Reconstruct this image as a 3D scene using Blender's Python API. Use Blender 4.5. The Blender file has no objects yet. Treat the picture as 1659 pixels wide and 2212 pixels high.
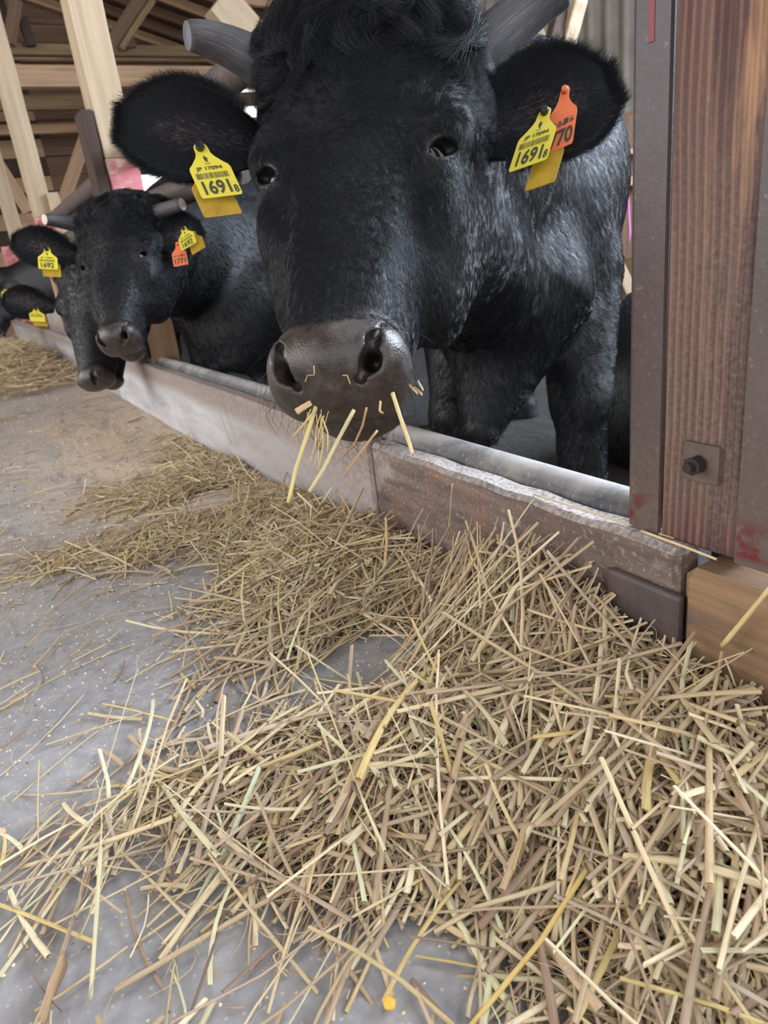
import bpy, bmesh, math, random
import numpy as np
from mathutils import Vector, Matrix, Quaternion

random.seed(7)
rng = np.random.default_rng(7)
S = bpy.context.scene
COL = S.collection
PI = math.pi

# ---------------------------------------------------------------- camera
# world: X towards the pen, Y along the kerb (away from the camera), Z up; metres
IW, IH, FPX = 1659.0, 2212.0, 1510.0
CX, CY = 829.5, 1106.0
CAMH = 0.6


def _n(v):
    v = np.asarray(v, float)
    return v / np.linalg.norm(v)


_ray = lambda p: np.array([(p[0] - CX) / FPX, (p[1] - CY) / FPX, 1.0])
_D = _n(_ray((1320, 5000)))
_Y = _ray((-110, 648)); _Y = _n(_Y - _D * (_n(_Y) @ _D) * np.linalg.norm(_Y))
_X = np.cross(_Y, -_D)
RW = np.array([_X, _Y, -_D])          # world = RW @ camera(x right, y down, z forward)
ORG = np.array([0, 0, CAMH])


def at(px, py, d):                    # point seen at a pixel at depth d
    return ORG + RW @ _ray((px, py)) * d


def on_x(px, py, x):
    w = RW @ _ray((px, py)); return ORG + w * (x / w[0])


def on_y(px, py, y):
    w = RW @ _ray((px, py)); return ORG + w * (y / w[1])


def on_z(px, py, z):
    w = RW @ _ray((px, py)); return ORG + w * ((z - CAMH) / w[2])


def c2w(v):                           # camera direction -> world direction
    return RW @ np.asarray(v, float)


cam_d = bpy.data.cameras.new('camera')
cam = bpy.data.objects.new('camera', cam_d)
COL.objects.link(cam)
cam_d.sensor_fit = 'VERTICAL'
cam_d.sensor_height = 36.0
cam_d.lens = 36.0 * FPX / IH
cam_d.clip_start = 0.02
cam_d.clip_end = 200
m = np.eye(4)
m[:3, 0] = RW @ [1, 0, 0]; m[:3, 1] = RW @ [0, -1, 0]; m[:3, 2] = RW @ [0, 0, -1]; m[:3, 3] = ORG
cam.matrix_world = Matrix(m.tolist())
cam_d.dof.use_dof = True
cam_d.dof.focus_distance = 0.86
cam_d.dof.aperture_fstop = 8.5
S.camera = cam
S.cycles.max_bounces = 6
S.cycles.diffuse_bounces = 3
S.cycles.glossy_bounces = 3

# ---------------------------------------------------------------- light and exposure
S.view_settings.view_transform = 'Standard'
S.view_settings.look = 'None'
S.view_settings.gamma = 1.0
S.view_settings.use_curve_mapping = False
S.view_settings.exposure = 0.95
W = bpy.data.worlds.new('overcast_sky')
S.world = W
W.use_nodes = True
_nt = W.node_tree
_bg = _nt.nodes['Background']
_tc = _nt.nodes.new('ShaderNodeTexCoord')
_sx = _nt.nodes.new('ShaderNodeSeparateXYZ')
_rp = _nt.nodes.new('ShaderNodeValToRGB')
_nt.links.new(_tc.outputs['Generated'], _sx.inputs[0])
_nt.links.new(_sx.outputs['Z'], _rp.inputs[0])
_nt.links.new(_rp.outputs[0], _bg.inputs['Color'])
_rp.color_ramp.elements[0].position = 0.0
_rp.color_ramp.elements[0].color = (0.96, 0.97, 1.0, 1)
_rp.color_ramp.elements[1].position = 0.7
_rp.color_ramp.elements[1].color = (0.88, 0.93, 1.0, 1)
_bg.inputs['Strength'].default_value = 1.15


def area_light(name, loc, target, sx, sy, power, col):
    d = bpy.data.lights.new(name, 'AREA')
    d.shape = 'RECTANGLE'; d.size = sx; d.size_y = sy; d.energy = power; d.color = col
    o = bpy.data.objects.new(name, d); COL.objects.link(o)
    o.location = loc
    o.rotation_euler = (Vector(target) - Vector(loc)).to_track_quat('-Z', 'Y').to_euler()
    return o


# daylight through the open alley side, the doorway behind the camera and the open pen side
area_light('daylight_alley', (-3.8, 4.4, 2.5), (0.6, 4.2, 0.2), 7.5, 2.4, 125, (1.0, 0.98, 0.95))
area_light('daylight_pen_side', (4.7, 0.4, 2.5), (1.0, 1.2, 0.6), 3.0, 1.8, 330, (0.70, 0.82, 1.0))

# ---------------------------------------------------------------- helpers


def srgb(r, g, b):
    f = lambda c: (c / 255 / 12.92) if c / 255 <= 0.04045 else ((c / 255 + 0.055) / 1.055) ** 2.4
    return (f(r), f(g), f(b), 1.0)


def tag(o, label=None, cat=None, group=None, kind=None):
    if label: o['label'] = label
    if cat: o['category'] = cat
    if group: o['group'] = group
    if kind: o['kind'] = kind
    return o


def empty(name, loc=(0, 0, 0)):
    o = bpy.data.objects.new(name, None); COL.objects.link(o)
    o.location = loc
    o.empty_display_size = 0.05
    return o


def link(name, me, mat=None, parent=None):
    o = bpy.data.objects.new(name, me)
    COL.objects.link(o)
    if mat is not None and not me.materials:
        me.materials.append(mat)
    if parent is not None:
        o.parent = parent
        o.matrix_parent_inverse = Matrix.Translation(-Vector(parent.location))
    return o


def smooth(me, on=True):
    me.polygons.foreach_set('use_smooth', [on] * len(me.polygons))


def bm_mesh(name, bm, sm=False):
    me = bpy.data.meshes.new(name)
    bm.normal_update()
    bm.to_mesh(me); bm.free()
    if sm: smooth(me)
    return me


def bm_box(bm, lo, hi, bev=0.0, seg=1):
    lo = Vector(lo); hi = Vector(hi)
    r = bmesh.ops.create_cube(bm, size=1.0)
    for v in r['verts']:
        v.co = Vector(((v.co.x + .5) * (hi.x - lo.x) + lo.x, (v.co.y + .5) * (hi.y - lo.y) + lo.y, (v.co.z + .5) * (hi.z - lo.z) + lo.z))
    if bev > 0:
        es = list({e for v in r['verts'] for e in v.link_edges})
        bmesh.ops.bevel(bm, geom=es, offset=bev, segments=seg, affect='EDGES', profile=0.6)


def wobble_box(name, L, Wd, Ht, bev=0.004, n=8, amp=0.002, seed=0):
    """a sawn timber: long axis X, a few cuts along the length, slightly uneven"""
    bm = bmesh.new()
    bm_box(bm, (0, -Wd / 2, -Ht / 2), (L, Wd / 2, Ht / 2), bev, 1)
    for i in range(1, n):
        x = L * i / n
        bmesh.ops.bisect_plane(bm, geom=bm.verts[:] + bm.edges[:] + bm.faces[:], plane_co=(x, 0, 0), plane_no=(1, 0, 0))
    r = random.Random(seed)
    off = [(r.uniform(-amp, amp), r.uniform(-amp, amp)) for _ in range(n + 1)]
    for v in bm.verts:
        k = min(n, max(0, int(round(v.co.x / L * n))))
        v.co.y += off[k][0]; v.co.z += off[k][1]
    return bm_mesh(name, bm)


_tseed = [0]


def timber(name, p0, p1, wd, ht, mat, parent=None, up=(0, 0, 1), bev=0.004, n=8, amp=0.002):
    p0 = Vector(p0); p1 = Vector(p1)
    ax = (p1 - p0); L = ax.length; ax.normalize()
    u = Vector(up); u = (u - ax * u.dot(ax))
    if u.length < 1e-4: u = Vector((1, 0, 0)) - ax * ax.x
    u.normalize(); s = u.cross(ax)
    _tseed[0] += 1
    me = wobble_box(name, L, wd, ht, bev, n, amp, _tseed[0])
    M = Matrix(((ax.x, s.x, u.x, p0.x), (ax.y, s.y, u.y, p0.y), (ax.z, s.z, u.z, p0.z), (0, 0, 0, 1)))
    o = bpy.data.objects.new(name, me); COL.objects.link(o)
    me.materials.append(mat)
    if parent is not None:
        o.parent = parent; o.matrix_parent_inverse = Matrix.Translation(-Vector(parent.location))
    o.matrix_basis = M
    return o


def tube_mesh(name, pts, rad, sides=16, cap=True, flat=1.0, sm=True, power=None):
    """swept tube through points with a radius per point"""
    P = [Vector(p) for p in pts]
    n = len(P)
    if not hasattr(rad, '__len__'): rad = [rad] * n
    bm = bmesh.new()
    T = []
    for i in range(n):
        t = (P[min(n - 1, i + 1)] - P[max(0, i - 1)]).normalized(); T.append(t)
    a = Vector((0, 0, 1)) if abs(T[0].z) < .9 else Vector((1, 0, 0))
    u = (a - T[0] * a.dot(T[0])).normalized()
    rings = []
    for i in range(n):
        u = (u - T[i] * u.dot(T[i])).normalized(); w = T[i].cross(u)
        rings.append([bm.verts.new(P[i] + (u * math.cos(2 * PI * k / sides) + w * math.sin(2 * PI * k / sides) * flat) * rad[i]) for k in range(sides)])
    for i in range(n - 1):
        for k in range(sides):
            bm.faces.new((rings[i][k], rings[i][(k + 1) % sides], rings[i + 1][(k + 1) % sides], rings[i + 1][k]))
    if cap:
        bm.faces.new(rings[0][::-1]); bm.faces.new(rings[-1])
    me = bm_mesh(name, bm)
    if sm:
        me.polygons.foreach_set('use_smooth', [len(p.vertices) == 4 for p in me.polygons])
    return me


def np_mesh(name, V, F, sm=True):
    """mesh from numpy verts and quad faces (fast)"""
    me = bpy.data.meshes.new(name)
    V = np.ascontiguousarray(V, np.float32); F = np.ascontiguousarray(F, np.int32)
    k = F.shape[1]
    me.vertices.add(len(V)); me.vertices.foreach_set('co', V.ravel())
    me.loops.add(F.size); me.loops.foreach_set('vertex_index', F.ravel())
    me.polygons.add(len(F))
    me.polygons.foreach_set('loop_start', np.arange(0, F.size, k, dtype=np.int32))
    me.polygons.foreach_set('loop_total', np.full(len(F), k, np.int32))
    me.polygons.foreach_set('use_smooth', np.full(len(F), sm, bool))
    me.update(calc_edges=True)
    me.validate()
    return me


def set_col(me, name, C):
    a = me.color_attributes.new(name, 'FLOAT_COLOR', 'POINT')
    C = np.asarray(C, np.float32)
    if C.shape[1] == 3: C = np.concatenate([C, np.ones((len(C), 1), np.float32)], 1)
    a.data.foreach_set('color', C.ravel())


# ---------------------------------------------------------------- materials


class NT:
    def __init__(s, name):
        s.m = bpy.data.materials.new(name); s.m.use_nodes = True
        s.t = s.m.node_tree; s.b = s.t.nodes['Principled BSDF']

    def n(s, typ, **kw):
        x = s.t.nodes.new(typ)
        for k, v in kw.items(): setattr(x, k, v)
        return x

    def l(s, a, b): s.t.links.new(a, b)

    def coord(s, scale=(1, 1, 1), kind='Object', rand=True):
        tc = s.n('ShaderNodeTexCoord'); mp = s.n('ShaderNodeMapping')
        mp.inputs['Scale'].default_value = scale
        s.l(tc.outputs[kind], mp.inputs['Vector'])
        if rand:
            oi = s.n('ShaderNodeObjectInfo'); ml = s.n('ShaderNodeMath', operation='MULTIPLY')
            ml.inputs[1].default_value = 37.0
            s.l(oi.outputs['Random'], ml.inputs[0]); s.l(ml.outputs[0], mp.inputs['Location'])
        return mp.outputs[0]

    def noise(s, v, scale, detail=4, rough=.6, dist=0.0):
        x = s.n('ShaderNodeTexNoise'); x.inputs['Scale'].default_value = scale
        x.inputs['Detail'].default_value = detail; x.inputs['Roughness'].default_value = rough
        x.inputs['Distortion'].default_value = dist
        s.l(v, x.inputs['Vector']); return x.outputs[0]

    def ramp(s, f, stops):
        x = s.n('ShaderNodeValToRGB'); e = x.color_ramp.elements
        while len(e) < len(stops): e.new(0.5)
        for i, (p, c) in enumerate(stops):
            e[i].position = p; e[i].color = c if hasattr(c, '__len__') else (c, c, c, 1)
        s.l(f, x.inputs[0]); return x.outputs[0]

    def mix(s, f, a, b, mode='MIX'):
        x = s.n('ShaderNodeMix', data_type='RGBA', blend_type=mode)
        if hasattr(f, 'is_output'): s.l(f, x.inputs[0])
        else: x.inputs[0].default_value = f
        for i, c in ((6, a), (7, b)):
            if hasattr(c, 'is_output'): s.l(c, x.inputs[i])
            else: x.inputs[i].default_value = c
        return x.outputs[2]

    def math(s, op, a, b=0.0, clamp=False):
        x = s.n('ShaderNodeMath', operation=op, use_clamp=clamp)
        for i, c in enumerate((a, b)):
            if hasattr(c, 'is_output'): s.l(c, x.inputs[i])
            else: x.inputs[i].default_value = c
        return x.outputs[0]

    def bump(s, h, strength=.3, dist=.01):
        x = s.n('ShaderNodeBump'); x.inputs['Strength'].default_value = strength
        x.inputs['Distance'].default_value = dist
        s.l(h, x.inputs['Height']); s.l(x.outputs[0], s.b.inputs['Normal']); return x

    def col(s, c):
        if hasattr(c, 'is_output'): s.l(c, s.b.inputs['Base Color'])
        else: s.b.inputs['Base Color'].default_value = c

    def rough(s, r):
        if hasattr(r, 'is_output'): s.l(r, s.b.inputs['Roughness'])
        else: s.b.inputs['Roughness'].default_value = r


def wood_mat(name, light, mid, dark, grain=38, stretch=.035, rough=.8, stain=None, stain_amt=.5, bump=.35, spec=.25):
    w = NT(name)
    v = w.coord((stretch * 30, 30, 30))
    g = w.noise(v, grain / 30.0, 5, .65, .6)
    v2 = w.coord((1.2, 9, 9))
    b = w.noise(v2, 1.3, 3, .6, .4)
    c = w.ramp(g, [(.28, dark), (.5, mid), (.72, light)])
    c2 = w.ramp(b, [(.3, mid), (.7, light)])
    c = w.mix(.45, c, c2)
    if stain is not None:
        v3 = w.coord((2.5, 6, 6))
        st = w.noise(v3, 1.6, 6, .7, .3)
        f = w.ramp(st, [(.48, 0.0), (.62, 1.0)])
        c = w.mix(w.math('MULTIPLY', f, stain_amt), c, stain)
    w.col(c); w.rough(rough)
    w.b.inputs['Specular IOR Level'].default_value = spec
    w.bump(g, bump, .004)
    return w.m


def plain(name, c, rough=.5, metal=0.0, spec=.5):
    w = NT(name); w.col(c); w.rough(rough); w.b.inputs['Metallic'].default_value = metal
    w.b.inputs['Specular IOR Level'].default_value = spec
    return w.m


M = {}
M['wood_pale'] = wood_mat('sunlit_pale_timber', srgb(176, 157, 130), srgb(154, 134, 109), srgb(112, 93, 76), bump=.5)
M['wood_tan'] = wood_mat('tan_timber', srgb(176, 146, 116), srgb(150, 120, 93), srgb(104, 80, 62))
M['wood_brown'] = wood_mat('brown_timber', srgb(118, 92, 72), srgb(92, 70, 55), srgb(58, 44, 36))
M['wood_dark'] = wood_mat('dark_timber', srgb(74, 58, 48), srgb(56, 43, 37), srgb(34, 26, 24))
M['wood_olive'] = wood_mat('olive_timber', srgb(134, 112, 80), srgb(108, 88, 62), srgb(70, 56, 42))
M['roof_board'] = wood_mat('roof_board_wood', srgb(82, 60, 48), srgb(62, 45, 37), srgb(38, 28, 25))
M['rail'] = wood_mat('rail_pipe_paint', srgb(92, 82, 76), srgb(78, 69, 65), srgb(58, 52, 50), grain=14, stretch=.4, rough=.55, bump=.1)
# ---------------------------------------------------------------- setting: floors, walls, roof
KX = .624           # front face of the kerb
KT = .234           # its top


def box_obj(name, lo, hi, mat, parent=None, bev=0.0, kind=None):
    bm = bmesh.new(); bm_box(bm, lo, hi, bev)
    o = link(name, bm_mesh(name, bm), mat, parent)
    if kind: o['kind'] = kind
    return o


# feed alley floor: smooth grey concrete with a bran-dusted stretch
w = NT('concrete_floor')
v = w.coord((1, 1, 1), rand=False)
n1 = w.noise(v, 2.2, 5, .6, .3); n2 = w.noise(v, 60, 4, .6); n3 = w.noise(v, 7, 5, .65, .5)
c = w.ramp(n1, [(.3, srgb(124, 120, 118)), (.55, srgb(153, 149, 147)), (.75, srgb(176, 172, 169))])
c = w.mix(w.ramp(n3, [(.45, 0.0), (.7, .5)]), c, srgb(112, 110, 116))
c = w.mix(.25, c, w.ramp(n2, [(.3, srgb(112, 110, 112)), (.7, srgb(190, 186, 184))]))
pos = w.n('ShaderNodeSeparateXYZ'); w.l(v, pos.inputs[0])
far = w.ramp(w.math('MULTIPLY', pos.outputs['Y'], .25), [(.34, 0.0), (.50, .85), (.8, .9), (1.0, .35)])
near_k = w.ramp(pos.outputs['X'], [(.0, .25), (.35, 1.0)])
vd = w.coord((3.0, .8, 1), rand=False)
n4 = w.noise(vd, 3.2, 8, .72, .4)
dust = w.math('MULTIPLY', w.math('MULTIPLY', far, near_k), w.ramp(n4, [(.30, 0.0), (.52, 1.0)]))
c = w.mix(dust, c, w.ramp(n2, [(.3, srgb(188, 162, 138)), (.7, srgb(224, 202, 180))]))
dots = w.n('ShaderNodeTexVoronoi'); dots.inputs['Scale'].default_value = 95; w.l(v, dots.inputs['Vector'])
c = w.mix(w.ramp(dots.outputs['Distance'], [(.10, .55), (.20, 0.0)]), c, srgb(205, 190, 165))
w.col(c); w.rough(w.ramp(n3, [(.3, .5), (.7, .75)]))
w.bump(w.math('ADD', w.math('MULTIPLY', n1, .6), w.math('MULTIPLY', n2, .12)), .5, .02)
M['floor'] = w.m
bm = bmesh.new()
bmesh.ops.create_grid(bm, x_segments=60, y_segments=90, size=1.0)
for q in bm.verts:
    X = (q.co.x + 1) / 2; Y = (q.co.y + 1) / 2
    q.co = Vector((-5.0 + X * (5.0 + KX + .02), -3.0 + Y * 15.5, 0))
    q.co.z = .004 * math.sin(q.co.x * 9 + 2 * math.sin(q.co.y * 3)) * math.sin(q.co.y * 7) - .004
fl = link('floor', bm_mesh('floor', bm, True), M['floor']); fl['kind'] = 'structure'

w = NT('pen_floor_litter')
v = w.coord(rand=False); n1 = w.noise(v, 6, 6, .7)
w.col(w.ramp(n1, [(.3, srgb(16, 14, 13)), (.7, srgb(40, 34, 29))])); w.rough(.9); w.bump(n1, .8, .04)
M['litter'] = w.m
pf = box_obj('floor', (KX + .03, -3, -.30), (5.6, 12.5, -.14), M['litter'], kind='structure')

# corrugated sheet wall along the back of the pens, with an open strip low down
w = NT('corrugated_sheet')
v = w.coord(rand=False); n1 = w.noise(v, 3, 5, .6)
w.col(w.ramp(n1, [(.3, srgb(112, 106, 98)), (.7, srgb(146, 140, 132))])); w.rough(.55); w.b.inputs['Metallic'].default_value = .2
M['sheet'] = w.m


def corrugated(name, y0, y1, z0, z1, x, mat, pitch=.19, amp=.022):
    n = int((y1 - y0) / pitch * 8)
    V = []; F = []
    for i in range(n + 1):
        y = y0 + (y1 - y0) * i / n
        ph = (y - y0) / pitch % 1.0
        d = amp * np.clip(math.cos(2 * PI * ph) * 1.6, -1, 1)
        for z in (z0, z1): V.append((x + d, y, z))
        for z in (z0, z1): V.append((x + d + .003, y, z))
    for i in range(n):
        a = i * 4; F += [(a, a + 1, a + 5, a + 4), (a + 2, a + 6, a + 7, a + 3)]
    me = bpy.data.meshes.new(name); me.from_pydata(V, [], F); smooth(me)
    return link(name, me, mat)


BX = 5.3
wr = corrugated('wall_right', 1.9, 11.2, 1.35, 3.0, BX, M['sheet']); wr['kind'] = 'structure'
# boards below the sheet; gaps between them let the daylight in
for i, (z0, z1) in enumerate([(-.14, .28), (.36, .40), (.62, .82), (.95, 1.10), (1.22, 1.36)]):
    box_obj('board', (BX - .02, 2.2, z0), (BX + .02, 11.2, z1), M['wood_tan'], None, .003).parent = wr
for k, y in enumerate((2.6, 4.4, 6.4, 8.6, 10.6)):
    pass

# end wall of brown planks with daylight gaps
EY = 11.0
w = NT('light_stop_backing'); w.col(srgb(52, 40, 34)); w.rough(.9); M['backing'] = w.m
we = empty('wall_back', (2.0, EY, 0)); we['kind'] = 'structure'


def plank_row(z0, z1, x0, x1, mat, k):
    r = random.Random(k * 7 + 3)
    o = timber('plank', (x0, EY + r.uniform(-.012, .012), (z0 + z1) / 2 + r.uniform(-.01, .01)), (x1, EY + r.uniform(-.012, .012), (z0 + z1) / 2 + r.uniform(-.01, .01)), .028, (z1 - z0) * r.uniform(.94, .99), mat, we, bev=.003, n=6, amp=.004)
    return o


GAPS = [(1.62, 1.86, 2.6, 3.4), (2.36, 2.90, 4.05, 4.75)]       # z0 z1 x0 x1 of the openings
z = 0.0; k = 0
while z < 4.5:
    hgt = [.22, .20, .24, .18, .23][k % 5]
    mats = [M['wood_brown'], M['wood_tan'], M['wood_brown'], M['wood_dark']]
    segs = [(-5.0, -1.2), (-1.2, 1.6), (1.6, 5.3)]
    for j, (a, b) in enumerate(segs):
        cuts = [(a, b)]
        for (g0, g1, gx0, gx1) in GAPS:
            if z + hgt > g0 + .02 and z < g1 - .02:
                new = []
                for (p, q_) in cuts:
                    if q_ <= gx0 or p >= gx1: new.append((p, q_)); continue
                    if p < gx0: new.append((p, gx0))
                    if q_ > gx1: new.append((gx1, q_))
                cuts = new
        for (p, q_) in cuts: plank_row(z, z + hgt, p, q_, mats[(k * 2 + j) % 4 if z > .9 else 1], k * 3 + j)
    z += hgt; k += 1
# dark panels behind the planks, added to stop light slits, open at the windows
bk = [(-5.2, 2.6, -.1, 4.6), (2.6, 3.4, -.1, 1.62), (2.6, 3.4, 1.86, 4.6), (3.4, 4.05, -.1, 4.6), (4.05, 4.75, -.1, 2.36), (4.05, 4.75, 2.90, 4.6), (4.75, 5.3, -.1, 4.6)]
for (xa, xb, za, zb_) in bk: box_obj('light_stop', (xa, EY + .03, za), (xb, EY + .05, zb_), M['backing'], we)
# framed window opening with a mullion, behind the cow's ear
wn = empty('window_1', (4.4, EY, 2.36)); wn['kind'] = 'structure'
g0, g1, x0, x1 = GAPS[1]
for (a, b) in (((x0, EY - .04, g0 - .05), (x1, EY + .04, g0)), ((x0, EY - .04, g1), (x1, EY + .04, g1 + .06)), ((x0 - .06, EY - .04, g0 - .05), (x0, EY + .04, g1 + .06)), ((x1, EY - .04, g0 - .05), (x1 + .06, EY + .04, g1 + .06)), ((4.22, EY - .02, g0), (4.26, EY + .02, g1))):
    box_obj('frame', a, b, M['wood_pale'], wn, .004)

# roof: boards on rafters falling towards the pens
RZ0, RS = 4.42, .30                       # z = RZ0 - RS x


def roof_z(x): return RZ0 - RS * x


ce = empty('ceiling', (0, 6, 4.4)); ce['kind'] = 'structure'
RX0, RX1 = -1.6, 6.0
sl = math.sqrt(1 + RS * RS)
nb = 34
for i in range(nb):
    xa = RX0 + (RX1 - RX0) * i / nb; xb = RX0 + (RX1 - RX0) * (i + 1) / nb
    p = ((xa + xb) / 2, 2.2, roof_z((xa + xb) / 2) + .08 + .004 * (i % 3)); q_ = (p[0], 11.3, p[2])
    timber('roof_board', p, q_, (xb - xa) * sl * .97, .018, M['roof_board'], ce, up=(RS, 0, 1), bev=.002, n=4, amp=.003)
for i in range(10):
    xa = -1.6 - i * .42
    p = (xa - .21, 2.2, roof_z(-1.6) + .08 - .30 * (i * .42 + .21)); timber('roof_board', p, (p[0], 11.3, p[2]), .42 * sl * .97, .018, M['roof_board'], ce, up=(-RS, 0, 1), bev=.002, n=4, amp=.003)
for i in range(11):
    xa = .15 - i * .48                   # unseen boards over the near alley, added to cut the frontal sky light
    zc = roof_z(max(xa - .24, -1.6)) + .08 - (.30 * max(0, -1.6 - xa + .24))
    timber('roof_board', (xa - .24, -3.0, zc), (xa - .24, 2.2, zc), .48 * sl * .97, .018, M['roof_board'], ce, up=(RS if xa - .24 > -1.6 else -RS, 0, 1), bev=.002, n=4, amp=.003)
lab_r = 'brown rafter sloping down to the right under the roof boards'
for i, y in enumerate(np.arange(2.5, 11.2, .46)):
    o = timber('rafter', (RX0, y, roof_z(RX0)), (RX1, y, roof_z(RX1)), .045, .10, M['wood_brown'] if i % 3 else M['wood_tan'], up=(RS, 0, 1), n=10, amp=.004)
    tag(o, lab_r if i % 3 else 'lighter tan rafter sloping down to the right under the roof boards', 'rafter', 'rafters under the barn roof' if i % 3 else 'lighter rafters under the barn roof')

# tie beams of the trusses across the barn, further and further away


def tie(y, pa, pb, dep, mat, label, x0=-4.6, x1=5.2, top=None):
    a = on_y(100, pa, y)[2]; b = on_y(100, pb, y)[2]
    o = timber('tie_beam', (x0, y, (a + b) / 2), (x1, y, (a + b) / 2), dep, abs(a - b), mat, n=14, amp=.003)
    tag(o, label, 'beam'); return o


tie(7.6, 144, 191, .12, M['wood_tan'], 'broad pinkish tan tie beam crossing behind the pale leaning-looking post')
tie(8.3, 97, 121, .10, M['wood_olive'], 'olive brown tie beam just above the broad pinkish one')
tie(8.9, 123, 130, .04, M['wood_tan'], 'thin pale batten under the olive tie beam')
tie(9.6, 206, 238, .10, M['wood_olive'], 'olive tie beam just below the broad pinkish one')
tie(10.3, 268, 289, .09, M['wood_tan'], 'lowest grey-brown cross beam in front of the plank wall')


def brace(name, pa, pb, y, wd, dep, mat, label, y2=None):
    a = on_y(*pa, y); b = on_y(*pb, y2 or y)
    o = timber(name, a, b, wd, dep, mat, up=(0, 1, .1), n=6, amp=.003)
    tag(o, label, 'brace' if 'brace' in name else 'beam'); return o


brace('roof_brace', (318, -20), (232, 110), 8.0, .13, .10, M['wood_brown'], 'brown diagonal brace rising right from the olive tie beam')
brace('roof_brace', (330, 0), (262, 104), 7.9, .05, .06, M['wood_olive'], 'thin olive brace beside the thick brown diagonal brace')
brace('roof_brace', (270, 58), (284, 104), 8.1, .09, .08, M['wood_brown'], 'short upright strut right of the diagonal brace')
brace('roof_brace', (35, 0), (20, 95), 8.15, .11, .08, M['wood_brown'], 'upright strut at the top left corner of the roof')
brace('roof_brace', (48, 40), (68, 100), 8.2, .08, .08, M['wood_dark'], 'dark short strut beside the top left upright')
brace('roof_brace', (190, 280), (133, 450), 9.2, .13, .07, M['wood_tan'], 'pale diagonal brace leaning left in front of the plank wall')
brace('roof_brace', (-6, 350), (62, 458), 8.6, .11, .07, M['wood_tan'], 'pale diagonal brace leaning right at the left edge')
brace('roof_brace', (470, 0), (540, 82), 5.2, .22, .16, M['wood_pale'], 'thick pale speckled timber slanting above the left horn')
brace('roof_brace', (505, -5), (600, 5), 7.2, .10, .08, M['wood_tan'], 'tan beam end at the top edge above the left horn')
brace('roof_brace', (610, 0), (560, 50), 7.5, .08, .07, M['wood_brown'], 'reddish brown strut between the pale timber and the rail')

# right background: brace, dark board, ledges
x_b = 3.6
brace('roof_brace', (1252, -10), (1222, 95), 3.0, .085, .06, M['wood_pale'], 'pale diagonal brace above the right ear', y2=3.05)
brace('roof_brace', (1222, 0), (1196, 95), 3.05, .10, .05, M['wood_dark'], 'dark reddish board next to the pale brace above the right ear')
brace('roof_brace', (1150, 60), (1170, 100), 3.2, .08, .05, M['wood_pale'], 'pale block end behind the neck under the right horn')
o = timber('wall_stud', on_y(1352, 250, 4.0), on_y(1347, 560, 4.0), .19, .10, M['wood_brown'], up=(0, 1, 0)); tag(o, 'brown upright stud between the cow and the wooden post', 'post')
for (pa, pb, y, th, mt, lb) in (((1280, 325), (1480, 320), 3.89, .035, 'wood_tan', 'upper pale ledge seen between the cow and the post'), ((1280, 385), (1480, 380), 3.89, .06, 'wood_tan', 'lower pale ledge seen between the cow and the post')):
    a = on_y(*pa, y); b = on_y(*pb, y); a[2] = b[2]
    o = timber('ledge', a, b, .10, th, M[mt]); tag(o, lb, 'ledge')
a, b = on_y(1325, 560, 3.6), on_y(1385, 690, 3.6)
o = timber('pen_brace', a, b, .10, .06, M['wood_pale'], up=(0, 1, 0)); tag(o, 'pale diagonal board low between the cow and the post', 'brace')
rp = tube_mesh('cord', [on_y(1359, 322, 3.82), on_y(1357, 420, 3.82), on_y(1359, 475, 3.82), on_y(1361, 500, 3.82), on_y(1358, 525, 3.82)], .007, 8)
tag(link('cord', rp, plain('pink_cord', srgb(214, 120, 180), .6)), 'pink cord hanging at the edge of the cow near the post', 'cord')

# ---------------------------------------------------------------- timber posts on the kerb line
w = NT('post_red_paint')
v = w.coord((14, 6, 6)); n1 = w.noise(v, 1.2, 5, .65, .4)
c = w.ramp(n1, [(.35, srgb(172, 92, 96)), (.55, srgb(190, 120, 120)), (.68, srgb(214, 186, 168))])
w.col(c); w.rough(.75); M['red_paint'] = w.m


def kerb_post(label, px, py, z_red, x0=.66, a=.125, zt=4.1):
    """square timber, pale above, flaking red paint below, standing just behind the kerb"""
    y0 = on_x(px, py, x0)[1]
    r = empty('timber_post', (x0 + a / 2, y0 + a / 2, -.14))
    tag(r, label, 'post')
    xc, yc = x0 + a / 2, y0 + a / 2
    timber('post_shaft', (xc, yc, z_red), (xc, yc, min(zt, roof_z(xc) - .06)), a, a, M['wood_pale'], r, up=(1, 0, 0), n=14, amp=.003)
    timber('painted_base', (xc, yc, z_red - .40), (xc, yc, z_red), a * .985, a * .985, M['red_paint'], r, up=(1, 0, 0), n=5)
    timber('post_foot', (xc, yc, -.14), (xc, yc, z_red - .40), a * .97, a * .97, M['wood_tan'], r, up=(1, 0, 0), n=5)
    return r, y0


P2, y2 = kerb_post('pale square timber post with flaking red foot behind the second cow', 185, 170, on_x(268, 326, .70)[2])
timber('side_board', (.632, y2 + .055, KT + .02), (.632, y2 + .055, on_x(182, 238, .63)[2]), .13, .045, M['wood_dark'], P2, up=(1, 0, 0))
P3, y3 = kerb_post('pale timber post with a nailed side block, second from the left edge', 30, 300, on_x(88, 470, .69)[2])
timber('side_block', (.80, y3 - .03, on_x(104, 560, .80)[2]), (.80, y3 - .03, on_x(106, 422, .80)[2]), .06, .07, M['wood_pale'], P3, up=(1, 0, 0))
P4, y4 = kerb_post('narrow pale timber post at the left edge of the picture', 4, 449, on_x(22, 565, .69)[2])
timber('side_block', (.80, y4 - .03, on_x(40, 590, .80)[2]), (.80, y4 - .03, on_x(38, 500, .80)[2]), .06, .07, M['wood_pale'], P4, up=(1, 0, 0))

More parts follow.
